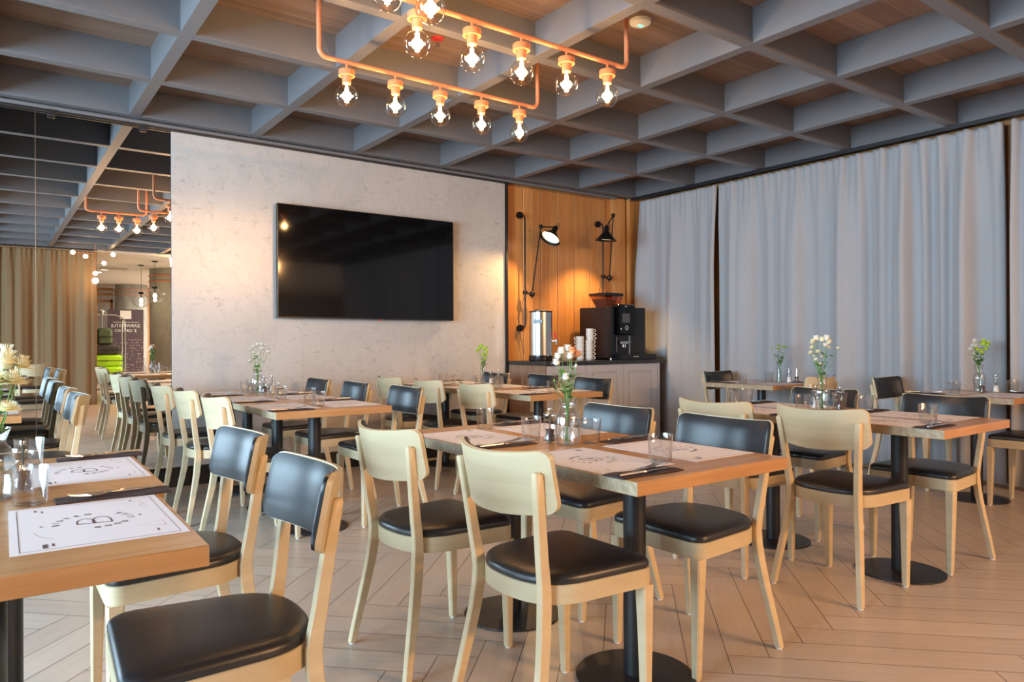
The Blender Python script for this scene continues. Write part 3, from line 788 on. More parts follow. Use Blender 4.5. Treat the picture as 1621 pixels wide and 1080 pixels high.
def bouquet(loc, z0, heads, label, seed, mainR=.02, leaves=10, neck=.13):
    """heads: (dx, dy, z, radius, material, kind)"""
    random.seed(seed)
    r = empty('flower_bunch', loc, 0, label, 'flowers')
    base = Vector((random.uniform(-.006, .006), random.uniform(-.006, .006), .012))
    mid = Vector((0, 0, neck))
    st = MB(); lf = MB()
    for dx, dy, z, R, m, kind in heads:
        p = Vector((dx, dy, z)); j = mid + Vector((dx, dy, 0)) * .12
        pts = [base + Vector((-dx, -dy, 0)) * .15, j]
        bend = j.lerp(p, .5) + Vector((0, 0, -.008)); pts += [j.lerp(p, .25) - Vector((dx, dy, 0)) * .08, bend, p - Vector((0, 0, .004))]
        st.tube(pts, .0013, 5)
    for k in range(int(leaves * 1.6)):
        h = random.choice(heads); p = Vector((h[0], h[1], h[2])); j = mid
        t = random.uniform(.1, .8); c = j.lerp(p, t); a = random.uniform(0, 2 * PI); d = Vector((math.cos(a), math.sin(a), random.uniform(.1, .8))).normalized()
        ln = random.uniform(.022, .042); s_ = d.cross(Vector((0, 0, 1))).normalized() * ln * .28
        v = [lf.bm.verts.new(q) for q in (c, c + d * ln * .4 + s_, c + d * ln * .8 + s_ * .6, c + d * ln, c + d * ln * .8 - s_ * .6, c + d * ln * .4 - s_)]
        lf.bm.faces.new(v)
    st.build('stems', stem_m, r); lf.build('leaves', leaf_m, r)
    for dx, dy, z, R, m, kind in heads:
        mb = MB(); nrm = (dx * 5, dy * 5, 1.0)
        if kind == 'daisy': petal_head(mb, (dx, dy, z), nrm, R, 22 if R > .028 else 15, 4 if R > .028 else 3, .42)
        elif kind == 'pom':
            mb.sphere((dx, dy, z), R * .62, 12, 8, (1, 1, .72)); petal_head(mb, (dx, dy, z - R * .1), nrm, R, 20 if R > .028 else 13, 4 if R > .028 else 3, .55)
        h = mb.build('flower_head', m, r, angle=60)
        cb = MB(); cb.sphere((dx, dy, z + R * .06), R * (.28 if kind == 'daisy' else .4), 8, 6, (1, 1, .5))
        if kind == 'daisy': cb.build('flower_centre', cen_m, h)
        else: cb.bm.free()
    return r
def hv(lst): return lst
# central table: white pompons, one pinkish
VJ.put((1.735, 2.02, TH), .3, 'clear ribbed glass vase with white flowers on the central table', 'vase')
def rt2(a, b): return (a * rt.x + b * fw.x, a * rt.y + b * fw.y)
def H(lst):
    out = []
    for a, b, z, R, m, k in lst:
        x, y = rt2(a, b); out.append((x, y, z, R, m, k))
    return out
bouquet((1.735, 2.02, TH), 0, H([(-.022, 0, .345, .019, pet_white, 'pom'), (.002, .01, .352, .02, pet_white, 'pom'), (.018, 0, .345, .019, pet_orange, 'pom'), (.036, .01, .332, .021, pet_orange, 'pom'),
   (-.035, 0, .325, .018, pet_white, 'pom'), (-.041, -.01, .302, .019, pet_white, 'pom'), (.008, -.015, .325, .018, pet_white, 'pom'), (.03, -.01, .29, .008, pet_white, 'pom'), (-.008, -.02, .248, .019, pet_white, 'pom'), (-.048, .01, .235, .006, pet_green, 'pom')]),
   'bunch of white and orange-tinted chrysanthemums in the central vase', 1, leaves=26)
# bottom left: pale yellow
VJ.put((.012, 2.16, TH), 1.2, 'clear ribbed glass vase with yellow flowers at the left edge', 'vase')
bouquet((.012, 2.16, TH), 0, H([(.028, .0, .335, .036, pet_cream, 'pom'), (-.012, .02, .318, .034, pet_white, 'pom'), (.054, .02, .322, .030, pet_cream, 'daisy'), (.028, -.03, .287, .036, pet_cream, 'daisy'),
   (.054, -.01, .287, .030, pet_cream, 'daisy'), (.05, -.02, .222, .026, pet_cream, 'daisy'), (-.03, -.01, .27, .03, pet_cream, 'daisy'), (-.02, -.03, .20, .02, pet_cream, 'daisy')]),
   'large pale yellow and white chrysanthemums in the vase at the left edge', 2, leaves=22)
# right tables: creamy spray
VC.put((3.665, 2.15, TH), 0, 'clear glass carafe vase with cream flowers on the right-hand table', 'vase')
bouquet((3.665, 2.15, TH), 0, H([(-.045, .0, .375, .022, pet_cream, 'daisy'), (-.025, .01, .392, .022, pet_white, 'pom'), (.0, 0, .385, .02, pet_cream, 'pom'), (.025, 0, .392, .024, pet_white, 'pom'), (.04, .01, .372, .022, pet_cream, 'pom'),
   (-.05, 0, .365, .02, pet_white, 'daisy'), (.01, -.02, .35, .022, pet_white, 'daisy'), (.032, -.01, .34, .018, pet_cream, 'daisy'), (-.052, 0, .34, .018, pet_cream, 'daisy'), (-.03, -.02, .318, .017, pet_cream, 'daisy'), (-.06, 0, .312, .017, pet_cream, 'daisy'),
   (.085, .0, .335, .014, pet_cream, 'daisy'), (-.04, 0, .295, .016, pet_white, 'daisy'), (.0, 0, .29, .014, pet_cream, 'daisy'), (-.04, -.02, .275, .016, pet_white, 'daisy'), (-.012, -.01, .25, .016, pet_cream, 'daisy')]),
   'tall spray of cream and white daisies on the right-hand table', 3, leaves=16, neck=.17)
# below television: white daisies
VJ.put((1.68, 5.60, TH), 0, 'clear glass vase with white daisies below the television', 'vase')
bouquet((1.68, 5.60, TH), 0, H([(.0, 0, .36, .026, pet_white, 'daisy'), (.03, 0, .362, .026, pet_white, 'daisy'), (.055, .01, .355, .022, pet_white, 'daisy'), (-.03, 0, .345, .024, pet_white, 'daisy'), (-.055, 0, .325, .022, pet_white, 'daisy'), (.03, 0, .33, .022, pet_white, 'daisy'),
   (-.03, 0, .30, .02, pet_white, 'daisy'), (.075, 0, .305, .024, pet_white, 'daisy'), (.01, -.01, .29, .018, pet_white, 'daisy'), (-.06, .01, .235, .022, pet_white, 'daisy'), (-.005, 0, .21, .014, pet_white, 'daisy')]),
   'white daisies in the vase below the television', 4, leaves=18)
# counter side row: lime green
VT.put((3.64, 5.42, TH), 0, 'narrow glass vase with lime green flowers before the marble wall', 'vase')
bouquet((3.64, 5.42, TH), 0, H([(-.01, 0, .345, .026, pet_green, 'pom'), (-.03, 0, .325, .024, pet_green, 'pom'), (.03, 0, .325, .022, pet_green, 'pom'), (-.045, 0, .30, .022, pet_green, 'pom'), (.01, 0, .315, .022, pet_green, 'pom'), (.035, 0, .29, .022, pet_green, 'pom'),
   (.005, -.01, .265, .022, pet_green, 'pom'), (.035, 0, .255, .02, pet_green, 'pom'), (.02, 0, .225, .02, pet_green, 'pom'), (-.005, 0, .20, .012, pet_green, 'pom')]),
   'lime green flowers in the narrow vase before the marble wall', 5, leaves=24)
VT.put((5.93, 3.90, TH), 0, 'narrow glass vase with lime daisies on the table by the left curtain', 'vase')
bouquet((5.93, 3.90, TH), 0, H([(-.005, 0, .335, .022, pet_green, 'daisy'), (-.07, 0, .315, .014, pet_green, 'daisy'), (-.01, -.01, .305, .024, pet_green, 'daisy'), (.035, 0, .322, .020, pet_green, 'daisy'), (.055, 0, .32, .02, pet_green, 'daisy'),
   (-.02, 0, .285, .012, pet_white, 'daisy'), (.025, 0, .275, .014, pet_white, 'daisy'), (.045, 0, .265, .012, pet_white, 'daisy'), (.035, 0, .235, .014, pet_white, 'daisy')]),
   'small lime green and white daisies on the table by the left curtain', 6, leaves=26)
VC.put((5.93, 2.24, TH), 0, 'flared glass vase with white and green flowers at the right edge', 'vase')
bouquet((5.93, 2.24, TH), 0, H([(-.03, 0, .36, .030, pet_white, 'daisy'), (.03, 0, .355, .03, pet_green, 'pom'), (.06, 0, .35, .028, pet_green, 'pom'), (-.045, 0, .335, .026, pet_white, 'daisy'), (-.03, -.01, .33, .026, pet_white, 'daisy'), (-.06, 0, .31, .026, pet_white, 'daisy'),
   (-.015, 0, .31, .024, pet_green, 'pom'), (.05, 0, .315, .022, pet_green, 'pom'), (.01, -.01, .295, .022, pet_green, 'pom'), (-.035, 0, .275, .022, pet_white, 'daisy'), (.02, 0, .28, .018, pet_green, 'pom'), (-.04, 0, .25, .02, pet_white, 'daisy'), (-.02, 0, .235, .016, pet_white, 'daisy')]),
   'white and lime green chrysanthemums in the vase at the right edge', 7, leaves=34, neck=.18)
VJ.put((-.27, 5.25, TH), 0, 'clear glass vase with orange flowers at the far left edge by the mirror', 'vase')
bouquet((-.27, 5.25, TH), 0, H([(.02, 0, .33, .025, pet_orange, 'pom'), (-.02, 0, .34, .025, pet_orange, 'pom'), (.05, 0, .30, .022, pet_orange, 'pom')]), 'orange flowers in the vase at the far left by the mirror', 8)
random.seed(5)
for x, y, P_, lab in ((1.715, 2.10, PM, 'glass pepper mill left of the vase on the central table'), (1.80, 2.09, SM, 'glass salt mill behind the vase on the central table'),
    (.075, 2.245, PM, 'glass pepper mill behind the tumbler at the left edge'), 
    (3.74, 2.09, PM, 'glass pepper mill right of the cream flowers on the right-hand table'), (3.725, 2.22, SM, 'glass salt mill behind the carafe vase on the right-hand table'),
    (1.70, 5.50, PM, 'glass pepper mill beside the white daisies below the television'), (1.78, 5.57, SM, 'glass salt mill beside the white daisies below the television'),
    (3.69, 5.36, SM, 'glass salt mill beside the lime flowers on the counter-side row'), (3.73, 5.30, PM, 'glass pepper mill beside the lime flowers on the counter-side row'),
    (5.93, 3.80, SM, 'glass salt mill on the table by the left curtain'), (5.99, 3.76, PM, 'glass pepper mill on the table by the left curtain'),
    (5.83, 2.18, PM, 'glass pepper mill left of the white and green flowers at the right edge'), (5.90, 2.12, SM, 'glass salt mill below the white and green flowers at the right edge')):
    P_.put((x, y, TH), random.uniform(0, 6), lab, 'mill', 'glass salt and pepper mills')

# ------------------------------------------------------------------ television
tv = empty('television', (2.852, 6.055, 1.83), label='large black flat television hanging on the pale marble wall', cat='television')
TW, THh = .868, .487
MB().box(-TW, TW, 0, .035, -THh, THh, .003).build('housing', dark_plastic, tv)
MB().box(-TW + .006, TW - .006, -.002, .0, -THh + .012, THh - .006).build('screen', gloss_black, tv)
fr = MB()
for a, b, c, d in ((-TW, -TW + .006, -THh, THh), (TW - .006, TW, -THh, THh), (-TW + .006, TW - .006, THh - .006, THh), (-TW + .006, TW - .006, -THh, -THh + .012)): fr.box(a, b, -.005, 0, c, d)
fr.build('bezel', alu if False else dark_plastic, tv)
MB().box(.06, .085, -.006, .01, -THh - .012, -THh, .002).build('sensor', red_pl, tv)
MB().box(-.3, .3, .035, .062, -.2, .2).build('wall_bracket', blackm, tv)

# ------------------------------------------------------------------ coffee counter
cab = empty('sideboard', (0, 0, 0), label='grey panelled cabinet with walnut end under the black worktop', cat='cabinet')
CX0, CX1, CY0, CY1, CZ = 4.43, 6.08, 5.50, 6.15, .897
MB().box(CX0 + .02, CX1, CY0 + .03, CY1, .09, CZ - .002).build('carcass', cab_grey, cab)
MB().box(CX0 + .05, CX1 - .03, CY0 + .08, CY1 - .05, 0, .09).build('toe_kick', plinth_m, cab)
MB().box(CX0, CX0 + .02, CY0 + .0, CY1, .0, CZ - .002, .001).build('side_panel', side_wood, cab)
dw = (CX1 - CX0 - .03 - .03) / 3
for k in range(3):
    a = CX0 + .024 + k * (dw + .002); b = a + dw - .003
    d = MB(); y = CY0
    # frame and raised field
    z0, z1 = .10, CZ - .008; m_ = .075
    d.box(a, b, y + .010, y + .028, z0, z1)
    for x0_, x1_, zz0, zz1 in ((a, a + m_, z0, z1), (b - m_, b, z0, z1), (a + m_, b - m_, z0, z0 + m_), (a + m_, b - m_, z1 - m_, z1)): d.box(x0_, x1_, y, y + .012, zz0, zz1, .0015)
    d.box(a + m_ + .018, b - m_ - .018, y + .002, y + .012, z0 + m_ + .018, z1 - m_ - .018, .006)
    d.build('door', cab_grey, cab)
MB().box(CX1 - .028, CX1, CY0, CY0 + .03, .0, CZ - .002).build('end_post', cab_grey, cab)
wt = MB().box(CX0 - .012, CX1 + .05, CY0 - .02, CY1, CZ, .935, .002).build('worktop', granite); tag(wt, 'black granite worktop of the coffee counter', 'worktop')
CT = .9352
# water boiler
bo = empty('water_boiler', (4.62, 5.80, CT), label='tall stainless steel water boiler with red tap on the counter', cat='boiler')
MB().lathe([(0, 0), (.122, 0), (.125, .01), (.125, .055), (.12, .06), (0, .06)], n=40, cap0=False, cap1=False).build('base', dark_plastic, bo)
MB().lathe([(.118, .06), (.118, .50)], n=44).build('tank', steel, bo)
MB().lathe([(.0, .50), (.122, .50), (.122, .512), (.112, .516), (0, .518)], n=44, cap0=False, cap1=False).build('lid_rim', dark_plastic, bo)
MB().lathe([(.108, .514), (.07, .532), (.02, .540), (0, .541)], n=36, cap1=False).build('lid', steel, bo)
mb = MB().box(-.045, .045, -.012, .012, -.02, .02, .003); mb.xf(rot('Z', -2.45 + PI / 2) @ tr(0, 0, 0)); hd = mb.build('handle', dark_plastic, bo, (.118 * math.cos(-2.45), .118 * math.sin(-2.45), .405))
ta = -.95; dx, dy = math.cos(ta), math.sin(ta)
tp = MB().tube([(.11 * dx, .11 * dy, .205), (.175 * dx, .175 * dy, .205)], .011, 10).tube([(.165 * dx, .165 * dy, .225), (.168 * dx, .168 * dy, .165)], [.014, .009], 10).build('tap', steel, bo)
MB().tube([(.165 * dx, .165 * dy, .225), (.160 * dx, .160 * dy, .25), (.145 * dx, .145 * dy, .275), (.15 * dx, .15 * dy, .295)], [.012, .009, .011, .007], 8).build('tap_lever', red_pl, tp)
# bowl
mb = MB().lathe([(0, 0), (.055, 0), (.062, .008), (.082, .06), (.088, .085), (.088, .09), (.083, .09), (.076, .06), (.055, .012), (0, .010)], n=32, cap0=False, cap1=False)
tag(mb.build('bowl', cream_cer, loc=(4.97, 5.82, CT)), 'cream ceramic bowl between the water boiler and the cup stacks', 'bowl')
# cups
def make_cup():
    r = empty('cup')
    MB().lathe([(0, 0), (.030, 0), (.034, .004), (.040, .012), (.042, .040), (.0425, .048), (.0395, .048), (.038, .02), (.03, .008), (0, .007)], n=28, cap0=False, cap1=False).build('bowl', white_cer, r, angle=50)
    MB().tube([(.040 + .026 * math.sin(PI * k / 8), 0, .026 - .014 * math.cos(PI * k / 8)) for k in range(9)], .0042, 8).build('handle', white_cer, r)
    return Proto(r)
CUP = make_cup(); dz = .0412
names = ['bottom', 'second from the bottom', 'third from the bottom', 'fourth from the bottom', 'second from the top', 'top']
for k in range(6): CUP.put((5.09, 5.72, CT + k * dz), 1.2 + .2 * k, 'white cup, %s of the left short stack beside the bowl' % names[k] if k not in (4, 5) else 'white cup, %s of the left short stack beside the bowl' % names[k], 'cup', 'white cups stacked on the counter')
nm8 = ['bottom', 'second from the bottom', 'third from the bottom', 'fourth from the bottom', 'fourth from the top', 'third from the top', 'second from the top', 'top']
for k in range(8): CUP.put((5.20 + (.012 if k > 4 else 0), 5.70, CT + k * dz), -.6 + .08 * ((k * 37) % 5 - 2), 'white cup, %s of the tall stack beside the coffee machine' % nm8[k], 'cup', 'white cups stacked on the counter')
# coffee machine
cm = empty('coffee_machine', (5.385, 5.56, CT), label='black automatic coffee machine with bean hoppers on the counter', cat='coffee machine')
MB().box(0, .60, .06, .50, .02, .575, .006).build('body', dark_plastic, cm)
MB().box(.0, .012, .0, .06, .02, .575, .003).box(.012, .05, .0, .06, .03, .56).build('side_cover', dark_plastic, cm)
MB().box(.05, .36, .035, .06, .02, .25).build('niche_back', blackm, cm)
fp = MB().box(.075, .335, -.045, .06, .27, .60, .012).build('front_panel', gloss_black, cm)
MB().box(.13, .245, -.047, -.044, .40, .50, .001).build('screen', mat('dim_screen', (.10, .10, .12), .15), fp)
mb = MB(); mb.tube([(.195 + .018 * math.cos(2 * PI * k / 20), -.047, .345 + .022 * math.sin(2 * PI * k / 20)) for k in range(21)], .0028, 6); mb.build('dial_ring', white_pl, fp)
MB().box(.105, .118, -.047, -.044, .325, .342, .002).build('button', white_pl, fp)
MB().box(.17, .18, -.047, -.044, .572, .578).box(.185, .20, -.047, -.044, .572, .578).build('badge', white_pl, fp)
sp = MB().box(.12, .24, -.03, .05, .165, .205, .006).box(.11, .27, -.036, -.028, .19, .197).tube([(.165, -.02, .165), (.165, -.02, .135)], .006, 8).tube([(.195, -.02, .165), (.195, -.02, .135)], .006, 8).build('spout', steel, cm)
MB().box(.075, .083, -.01, .0, .09, .25).build('guide_rail', steel, cm); MB().box(.27, .285, -.005, .005, .04, .26).build('guide_rail', steel, cm)
MB().box(.06, .40, -.10, .06, .004, .060, .004).build('drip_tray', dark_plastic, cm)
MB().box(.40, .62, -.08, .06, .004, .060, .004).build('side_tray', dark_plastic, cm)
mb = MB()
for k in range(7): mb.box(.24 + .012 * k, .249 + .012 * k, -.1012, -.100, .032, .038)
mb.build('tray_lettering', white_pl, cm)
for x in (.03, .55): MB().lathe([(.012, 0), (.012, .02)], x, .03, 10).lathe([(.012, 0), (.012, .02)], x, .46, 10).build('foot', steel, cm)
hp = MB(); 
def frustum(mb, a, b, z0, z1):
    vs = mb.quadgrid([[(a[0], a[2], z0), (a[1], a[2], z0), (a[1], a[3], z0), (a[0], a[3], z0)], [(b[0], b[2], z1), (b[1], b[2], z1), (b[1], b[3], z1), (b[0], b[3], z1)]], closed_u=True); mb.cap(vs[0], True); mb.cap(vs[1])
frustum(hp, (.13, .25, .20, .36), (.06, .255, .15, .40), .576, .705)
ho = hp.build('bean_hopper', brown_glass, cm, smooth=False)
mb = MB(); frustum(mb, (.133, .245, .205, .355), (.085, .25, .17, .385), .578, .67); mb.build('beans', mat('coffee_powder', (.36, .17, .12), .8), ho, smooth=False)
MB().box(.055, .26, .145, .405, .705, .735, .003).build('hopper_lid', dark_plastic, ho)
hp = MB(); frustum(hp, (.275, .33, .2, .34), (.268, .345, .16, .38), .576, .705); ho = hp.build('bean_hopper', brown_glass, cm, smooth=False)
MB().box(.265, .348, .155, .385, .705, .735, .003).build('hopper_lid', dark_plastic, ho)
MB().tube([(.44, .3, .575), (.44, .3, .60), (.46, .3, .612), (.54, .3, .612), (.56, .3, .60), (.56, .3, .575)], .005, 8).build('cup_rail', chrome, cm)

# ------------------------------------------------------------------ wall lamps
def wall_lamp(rx, ztop, zbot, zj, elbow, head, aim, label, cx_off):
    yw = 6.16
    r = empty('wall_lamp', (rx, yw, zbot), label=label, cat='lamp')
    P = lambda x, y, z: (x - rx, y - yw, z - zbot)
    for z in (ztop, zbot):
        MB().tube([P(rx - .03, yw, z), P(rx - .03, yw - .03, z)], .036, 20).build('wall_mount', blackm2, r)
    MB().tube([P(rx - .03, yw - .03, ztop), P(rx - .01, yw - .055, ztop), P(rx, yw - .07, ztop - .03), P(rx, yw - .07, zbot + .03), P(rx - .01, yw - .055, zbot), P(rx - .03, yw - .03, zbot)], .0085, 10).build('rod', blackm2, r)
    j = Vector(P(rx + .07, yw - .10, zj))
    MB().box(-.02, .02, -.02, .02, -.02, .02, .004).xf(tr(*P(rx, yw - .07, zj + .015))).tube([P(rx, yw - .07, zj + .015), j], .011, 8).sphere(j, .033, 14, 10).tube([j, j + Vector((0, 0, -.05))], .006, 8).build('clamp', blackm2, r)
    e = Vector(P(*elbow)); h = Vector(P(*head))
    ar = MB().tube([j, e], .0075, 8).sphere(e, .024, 12, 8).build('arm', blackm2, r)
    MB().tube([e, h], .0075, 8).sphere(h, .02, 12, 8).build('upper_arm', blackm2, r)
    ax = (Vector(aim)).normalized()
    q = ax.to_track_quat('Z', 'Y').to_matrix().to_4x4()
    sh = MB().lathe([(.0, .0), (.026, .0), (.030, .012), (.030, .055), (.036, .062), (.120, .155), (.1175, .156), (.034, .066), (.0, .060)], n=32, cap0=False, cap1=False).xf(tr(*h) @ q)
    so = sh.build('lamp_shade', blackm2, r, angle=50)
    MB().lathe([(.033, .068), (.1165, .154)], n=32, cap0=False, cap1=False).xf(tr(*h) @ q).build('shade_lining', mat('white_enamel', (.8, .78, .72), .4), so)
    MB().sphere((0, 0, .105), .030, 14, 10).xf(tr(*h) @ q).build('bulb', lampin_m, so)
    MB().tube([h, h + Vector((.03, 0, .05)), h + Vector((.05, 0, .02)), h + ax * .03 + Vector((.02, 0, 0))], .003, 6).build('cable', leather_tag, r)
    MB().tube([P(rx + .0, yw - .06, zj - .03), P(rx - .06, yw - .02, zj - .25), P(rx - .05, yw - .02, zj - .35), P(rx + .02, yw - .02, zbot - .28)], .0025, 6).build('power_cord', leather_tag, r)
    l = bpy.data.lights.new('wall_lamp_glow', 'SPOT'); l.energy = 58; l.color = (1, .60, .25); l.spot_size = 1.9; l.spot_blend = .7; l.shadow_soft_size = .03
    lo = bpy.data.objects.new('wall_lamp_glow', l); COL.objects.link(lo); lo.parent = r; lo.location = h + ax * .145; lo.rotation_euler = ax.to_track_quat('-Z', 'Y').to_euler()
    return r
wall_lamp(4.64, 2.49, 1.28, 1.645, (4.73, 5.93, 2.35), (4.83, 5.80, 2.335), (-.62, -.02, -.9), 'black jointed wall lamp with lit tilted shade above the water boiler', 0)
wall_lamp(5.78, 2.50, 1.50, 1.874, (5.76, 5.90, 2.57), (5.515, 5.75, 2.40), (-.04, .06, -1.0), 'black jointed wall lamp with shade pointing down above the coffee machine', 0)

# ------------------------------------------------------------------ hanging bulb bars
def bar_light(xs, y, zb, label, xa, xb, group='orange pipe lights hanging from the ceiling'):
    r = empty('pipe_light', ((xa + xb) / 2, y, 2.69), label=label, cat='lamp', group=group)
    ox = (xa + xb) / 2; zt = 3.045 - 2.69; R = .045
    pts = [(xa - ox, 0, zt)] + [(xa - ox + R - R * math.cos(PI / 2 * k / 6), 0, R - R * math.sin(PI / 2 * k / 6)) for k in range(7)]
    pts += [(xb - ox - R + R * math.sin(PI / 2 * k / 6), 0, R - R * math.cos(PI / 2 * k / 6)) for k in range(7)] + [(xb - ox, 0, zt)]
    MB().tube(pts, .0125, 14).build('pipe', orange_pipe, r)
    for x in (xa, xb): MB().lathe([(0, zt - .038), (.05, zt - .038), (.052, zt - .034), (.052, zt + .003), (0, zt + .003)], x - ox, 0, 24, cap0=False, cap1=False).build('ceiling_plate', blackm2, r)
    for x in xs:
        c = x - ox
        s = MB().tube([(c, 0, 0), (c, 0, -.048)], .006, 8).lathe([(.0, -.045), (.043, -.045), (.045, -.048), (.045, -.078), (.042, -.080), (.030, -.079), (.026, -.074), (.024, -.118), (.022, -.12), (0, -.12)], c, 0, 24, cap0=False, cap1=False)
        s.build('socket', orange_pipe, r)
        zc = zb - 2.69
        prof = [(.014, zc + .098), (.016, zc + .080), (.024, zc + .060)] + [(.0625 * math.cos(a), zc + .0625 * math.sin(a)) for a in [math.radians(62 - 10.1 * k) for k in range(15)]] + [(.0, zc - .0625)]
        b = MB().lathe(prof, c, 0, 28, cap0=False, cap1=False).build('bulb', amber_glass, r, angle=70)
        f = MB().tube([(c, 0, zc + .075), (c, 0, zc + .04)], .004, 6)
        for k in range(6):
            a = 2 * PI * k / 6; rr_ = .010
            f.tube([(c + rr_ * math.cos(a) * .9, rr_ * math.sin(a) * .9, zc + .040), (c + rr_ * math.cos(a), rr_ * math.sin(a), zc - .034)], .0016, 5)
        f.build('filament', filament_m, b)
        point('bulb_light', (c, 0, zc), 3.9, (1, .58, .25), .03, r)
bar_light([1.62 + .30 * k for k in range(5)], 3.755, 2.502, 'orange pipe light with five globe bulbs, lower left one', 1.46, 2.97)
bar_light([1.60 + .30 * k for k in range(5)], 2.91, 2.502, 'orange pipe light with five globe bulbs, upper right one', 1.44, 2.95)
bar_light([1.10, 1.28, 1.475], 2.57, 2.502, 'orange pipe light cut by the top edge, only its last big bulb in view', .94, 1.58)

# emergency light and sprinkler
e = empty('emergency_light', (3.16, 3.0, 3.05), label='round white emergency light with green lamp on the ceiling', cat='light')
MB().lathe([(0, -.03), (.04, -.03), (.062, -.018), (.066, 0)], n=30, cap0=False).build('housing', white_pl, e)
MB().box(-.018, .018, -.012, .012, -.034, -.028, .003).build('lamp', green_led, e)
e = empty('sprinkler', (2.30, 3.92, 3.05), label='small red sprinkler head on the wooden ceiling behind the bulbs', cat='sprinkler')
MB().lathe([(0, -.012), (.035, -.010), (.04, 0)], n=20, cap0=False).build('plate', red_pl, e); MB().lathe([(0, -.05), (.015, -.05), (.01, -.012)], n=12, cap0=False).build('nozzle', steel, e)

# ------------------------------------------------------------------ the lobby seen in the mirror
def column(x, y, R, label):
    c = empty('concrete_column', (x, y, 0), label=label, cat='column')
    MB().lathe([(R, 0), (R, 2.84)], n=48).build('shaft', concrete, c)
    for z in (2.55, 2.68): MB().lathe([(R, z - .012), (R + .018, z - .012), (R + .018, z + .012), (R, z + .012)], n=48, cap0=False, cap1=False).build('band', orange_pipe, c)
    c['kind'] = 'structure'; return c
column(3.52, -5.9, .50, 'thick concrete column reflected in the mirror beside the marble wall')
column(3.42, -11.2, .42, 'distant concrete column reflected in the mirror behind the luggage')
struct('wall_lobby_wood', MB().box(3.9, 6.5, -12.5, -12.3, 0, 2.84), frame_wood)
# glazed wooden screen far left in the reflection
scn = empty('glazed_partition', (2.2, -11.8, 0), label='wood framed glazed partition far behind, seen in the mirror', cat='partition')
for x in (-1.2, -.5, .2, .75): MB().box(x, x + .06, 0, .06, 0, 2.45).build('post', frame_wood, scn)
for z in (2.35, 2.55, 2.70): MB().box(-1.2, .81, 0, .06, z, z + .07).build('beam', frame_wood, scn)
MB().box(-1.2, .8, .025, .03, 0, 2.35).build('pane', glass, scn)
# globe pendants
def globe(x, y, z, R, label):
    g = empty('globe_pendant', (x, y, 2.842), label=label, cat='lamp', group='clear globe pendants in the lobby')
    zc = z - 2.842
    MB().lathe([(0, -.02), (.06, -.02), (.06, 0)], n=20, cap0=False).build('ceiling_plate', blackm2, g)
    MB().tube([(0, 0, 0), (0, 0, zc + R)], .004, 6).build('cable', leather_tag, g)
    MB().sphere((0, 0, zc), R, 28, 18, (1, 1, .85)).build('glass_globe', glass, g)
    MB().lathe([(.0, zc + R * .86 + .03), (.05, zc + R * .86 + .03), (.05, zc + R * .80), (.0, zc + R * .8)], n=18, cap0=False, cap1=False).tube([(0, 0, zc + R * .8), (0, 0, zc + .06)], .012, 8).build('socket', blackm2, g)
    MB().sphere((0, 0, zc), .035, 12, 10, (1, 1, 1.6)).build('bulb', lampin_m, g)
    point('globe_light', (0, 0, zc - .09), 6, (1, .7, .4), .03, g)
globe(2.72, -5.1, 2.07, .175, 'clear globe pendant on the left in front of the wood panel, seen in the mirror')
globe(2.82, -4.1, 2.12, .185, 'clear globe pendant before the concrete column, seen in the mirror')
# sputnik
sp = empty('branch_pendant', (1.56, -2.35, 3.0), label='thin branching pendant with five glowing bulbs seen in the mirror', cat='lamp')
MB().tube([(0, 0, .04), (0, 0, -.58)], .006, 6).build('stem', orange_pipe, sp)
ends = [(-.34, .0, -.27), (-.16, .12, -.34), (.28, 0, -.27), (.15, -.12, -.42), (0, 0, -.62)]
for i, p in enumerate(ends):
    if i < 4: MB().tube([(0, 0, p[2]), (p[0], p[1], p[2])], .005, 6).build('arm', orange_pipe, sp)
    MB().sphere(p, .038, 12, 10).build('bulb', emis('warm_bulb_%d' % i, (1, .72, .38), 9) if i == 0 else bpy.data.materials['warm_bulb_0'], sp)
point('branch_light', (0, 0, -.75), 5, (1, .62, .3), .05, sp)
# cassette air conditioner and spots
ac = empty('air_conditioner', (2.3, -6.0, 2.842), label='square ceiling air conditioner in the white lobby ceiling, seen in the mirror', cat='air conditioner')
MB().box(-.45, .45, -.45, .45, -.02, 0, .004).build('frame', white_pl, ac); MB().box(-.28, .28, -.28, .28, -.026, -.02).build('grille', wall_paint, ac)
SN = ('nearest', 'second', 'third', 'fourth', 'fifth', 'farthest')
for k, (x, y) in enumerate(((2.2, -6.6), (2.15, -7.4), (2.1, -8.2), (2.0, -8.9), (2.05, -9.8), (1.95, -10.6))):
    s = MB().lathe([(0, -.006), (.07, -.006), (.075, 0)], n=20, cap0=False).build('ceiling_spot', spot_m, loc=(x, y, 2.842))
    tag(s, SN[k] + ' lit spot of the row in the mirrored white lobby ceiling', 'light', 'lit spots in the lobby ceiling')
# banner
bn = empty('roll_up_banner', (2.95, -8.9, 0), label='dark roll-up banner with white heading seen reversed in the mirror', cat='banner')
MB().box(-.42, .42, -.004, .0, .06, 2.03).build('print_sheet', banner_m, bn)
MB().box(-.43, .43, -.05, .05, 0, .06, .01).build('stand_base', alu, bn); MB().tube([(0, -.02, .05), (0, -.02, 2.03)], .01, 8).build('support_pole', alu, bn)
MB().box(-.13, .13, .0015, .003, 1.78, 2.0).build('logo_panel', white_cer, bn)
tx = MB()
for line, z, sx_ in (('ZAINWESTUJ', 1.60, .115), ('Z GRANO', 1.47, .115)):
    glyphs(tx.bm, line, sx_, lambda c, z=z: (-c.x, .004, z + c.y))
tx.box(-.3, .3, .003, .004, 1.69, 1.70)
tx.build('heading', white_cer, bn, smooth=False)
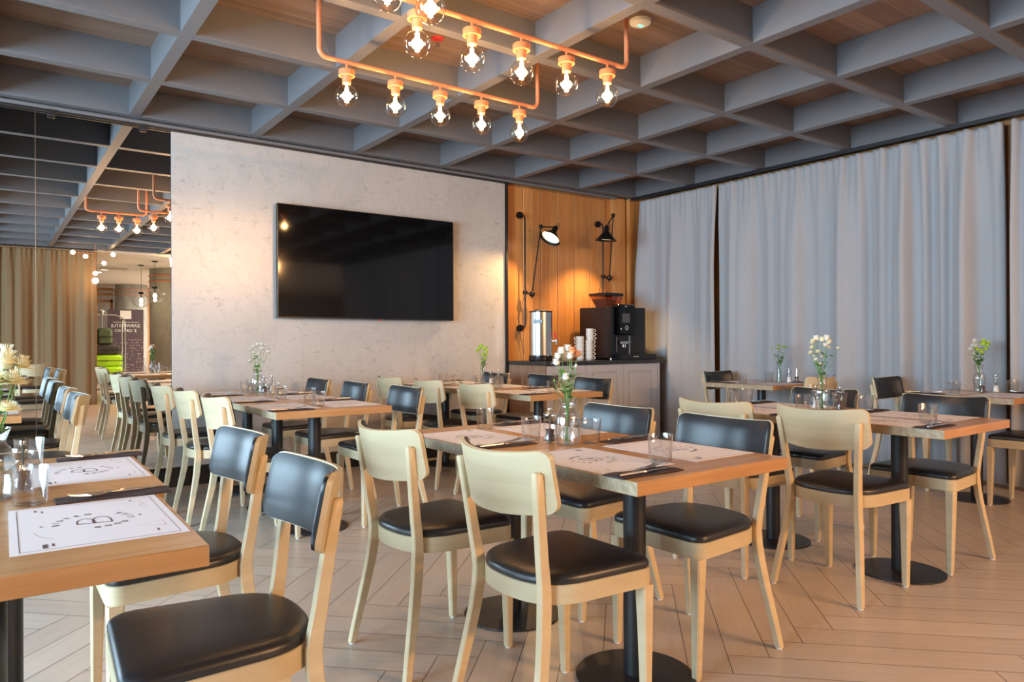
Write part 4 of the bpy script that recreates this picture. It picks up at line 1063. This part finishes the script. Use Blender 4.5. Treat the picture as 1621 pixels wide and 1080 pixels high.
# luggage trolley
ct = empty('luggage_trolley', (2.30, -8.0, 0), label='chrome hotel luggage trolley loaded with bags, seen in the mirror', cat='trolley')
MB().box(-.5, .5, -.28, .28, .22, .27, .01).build('deck', brown_case, ct)
for sx_ in (-.47, .47):
    MB().tube([(sx_, -.25, .27), (sx_, -.25, 1.45), (sx_, -.15, 1.68), (sx_, 0, 1.76), (sx_, .15, 1.68), (sx_, .25, 1.45), (sx_, .25, .27)], .018, 10).build('side_hoop', chrome, ct)
MB().tube([(-.47, 0, 1.76), (-.3, 0, 1.85), (.3, 0, 1.85), (.47, 0, 1.76)], .016, 10).tube([(0, 0, 1.85), (0, 0, .27)], .016, 10).sphere((0, 0, 1.92), .06, 14, 10).build('top_bar', chrome, ct)
for a in (-.4, .4):
    for b in (-.22, .22): MB().tube([(a, b - .02, .1), (a, b + .02, .1)], .1, 18).build('wheel', blackm, ct)
def suitcase(x, y, z, sx_, sy_, sz_, m, label, name='suitcase', cat='suitcase'):
    o = empty(name, (x, y, z), label=label, cat=cat)
    b_ = MB().box(-sx_ / 2, sx_ / 2, -sy_ / 2, sy_ / 2, 0, sz_, min(sz_, sy_) * .18).build('shell', m, o)
    MB().tube([(-.08, sy_ / 2, sz_ / 2), (-.07, sy_ / 2 + .03, sz_ / 2), (.07, sy_ / 2 + .03, sz_ / 2), (.08, sy_ / 2, sz_ / 2)], .01, 8).build('handle', blackm, o)
    MB().box(-sx_ / 2 - .001, sx_ / 2 + .001, -sy_ / 2 - .001, sy_ / 2 + .001, sz_ / 2 - .008, sz_ / 2 + .008).build('zip', blackm, o)
    return o
suitcase(2.30, -8.0, .272, .85, .50, .30, lime_m, 'lime green suitcase at the bottom of the pile on the luggage trolley')
suitcase(2.32, -8.0, .574, .80, .48, .28, lime_m, 'lime green suitcase second from the bottom on the luggage trolley')
suitcase(2.40, -8.0, .856, .55, .46, .24, brown_case, 'dark brown suitcase on top of the lime green ones on the trolley')
suitcase(2.35, -8.0, 1.098, .34, .30, .42, olive_m, 'olive green rucksack on top of the luggage pile', 'rucksack', 'bag')
suitcase(1.98, -7.98, .856, .25, .42, .36, navy_m, 'dark blue travel bag at the left side of the luggage pile', 'travel_bag', 'bag')
# wooden counter in the lobby
lb = empty('reception_shelf', (1.75, -9.6, 0), label='small wooden lobby shelf at the curtain edge, seen in the mirror', cat='shelf')
for z in (.5, 1.0, 1.45): MB().box(-.35, .35, -.2, .2, z, z + .04).build('shelf', frame_wood, lb)
for x in (-.35, .31): MB().box(x, x + .04, -.2, .2, 0, 1.49).build('side_panel', frame_wood, lb)
# remaining unused prototypes: none
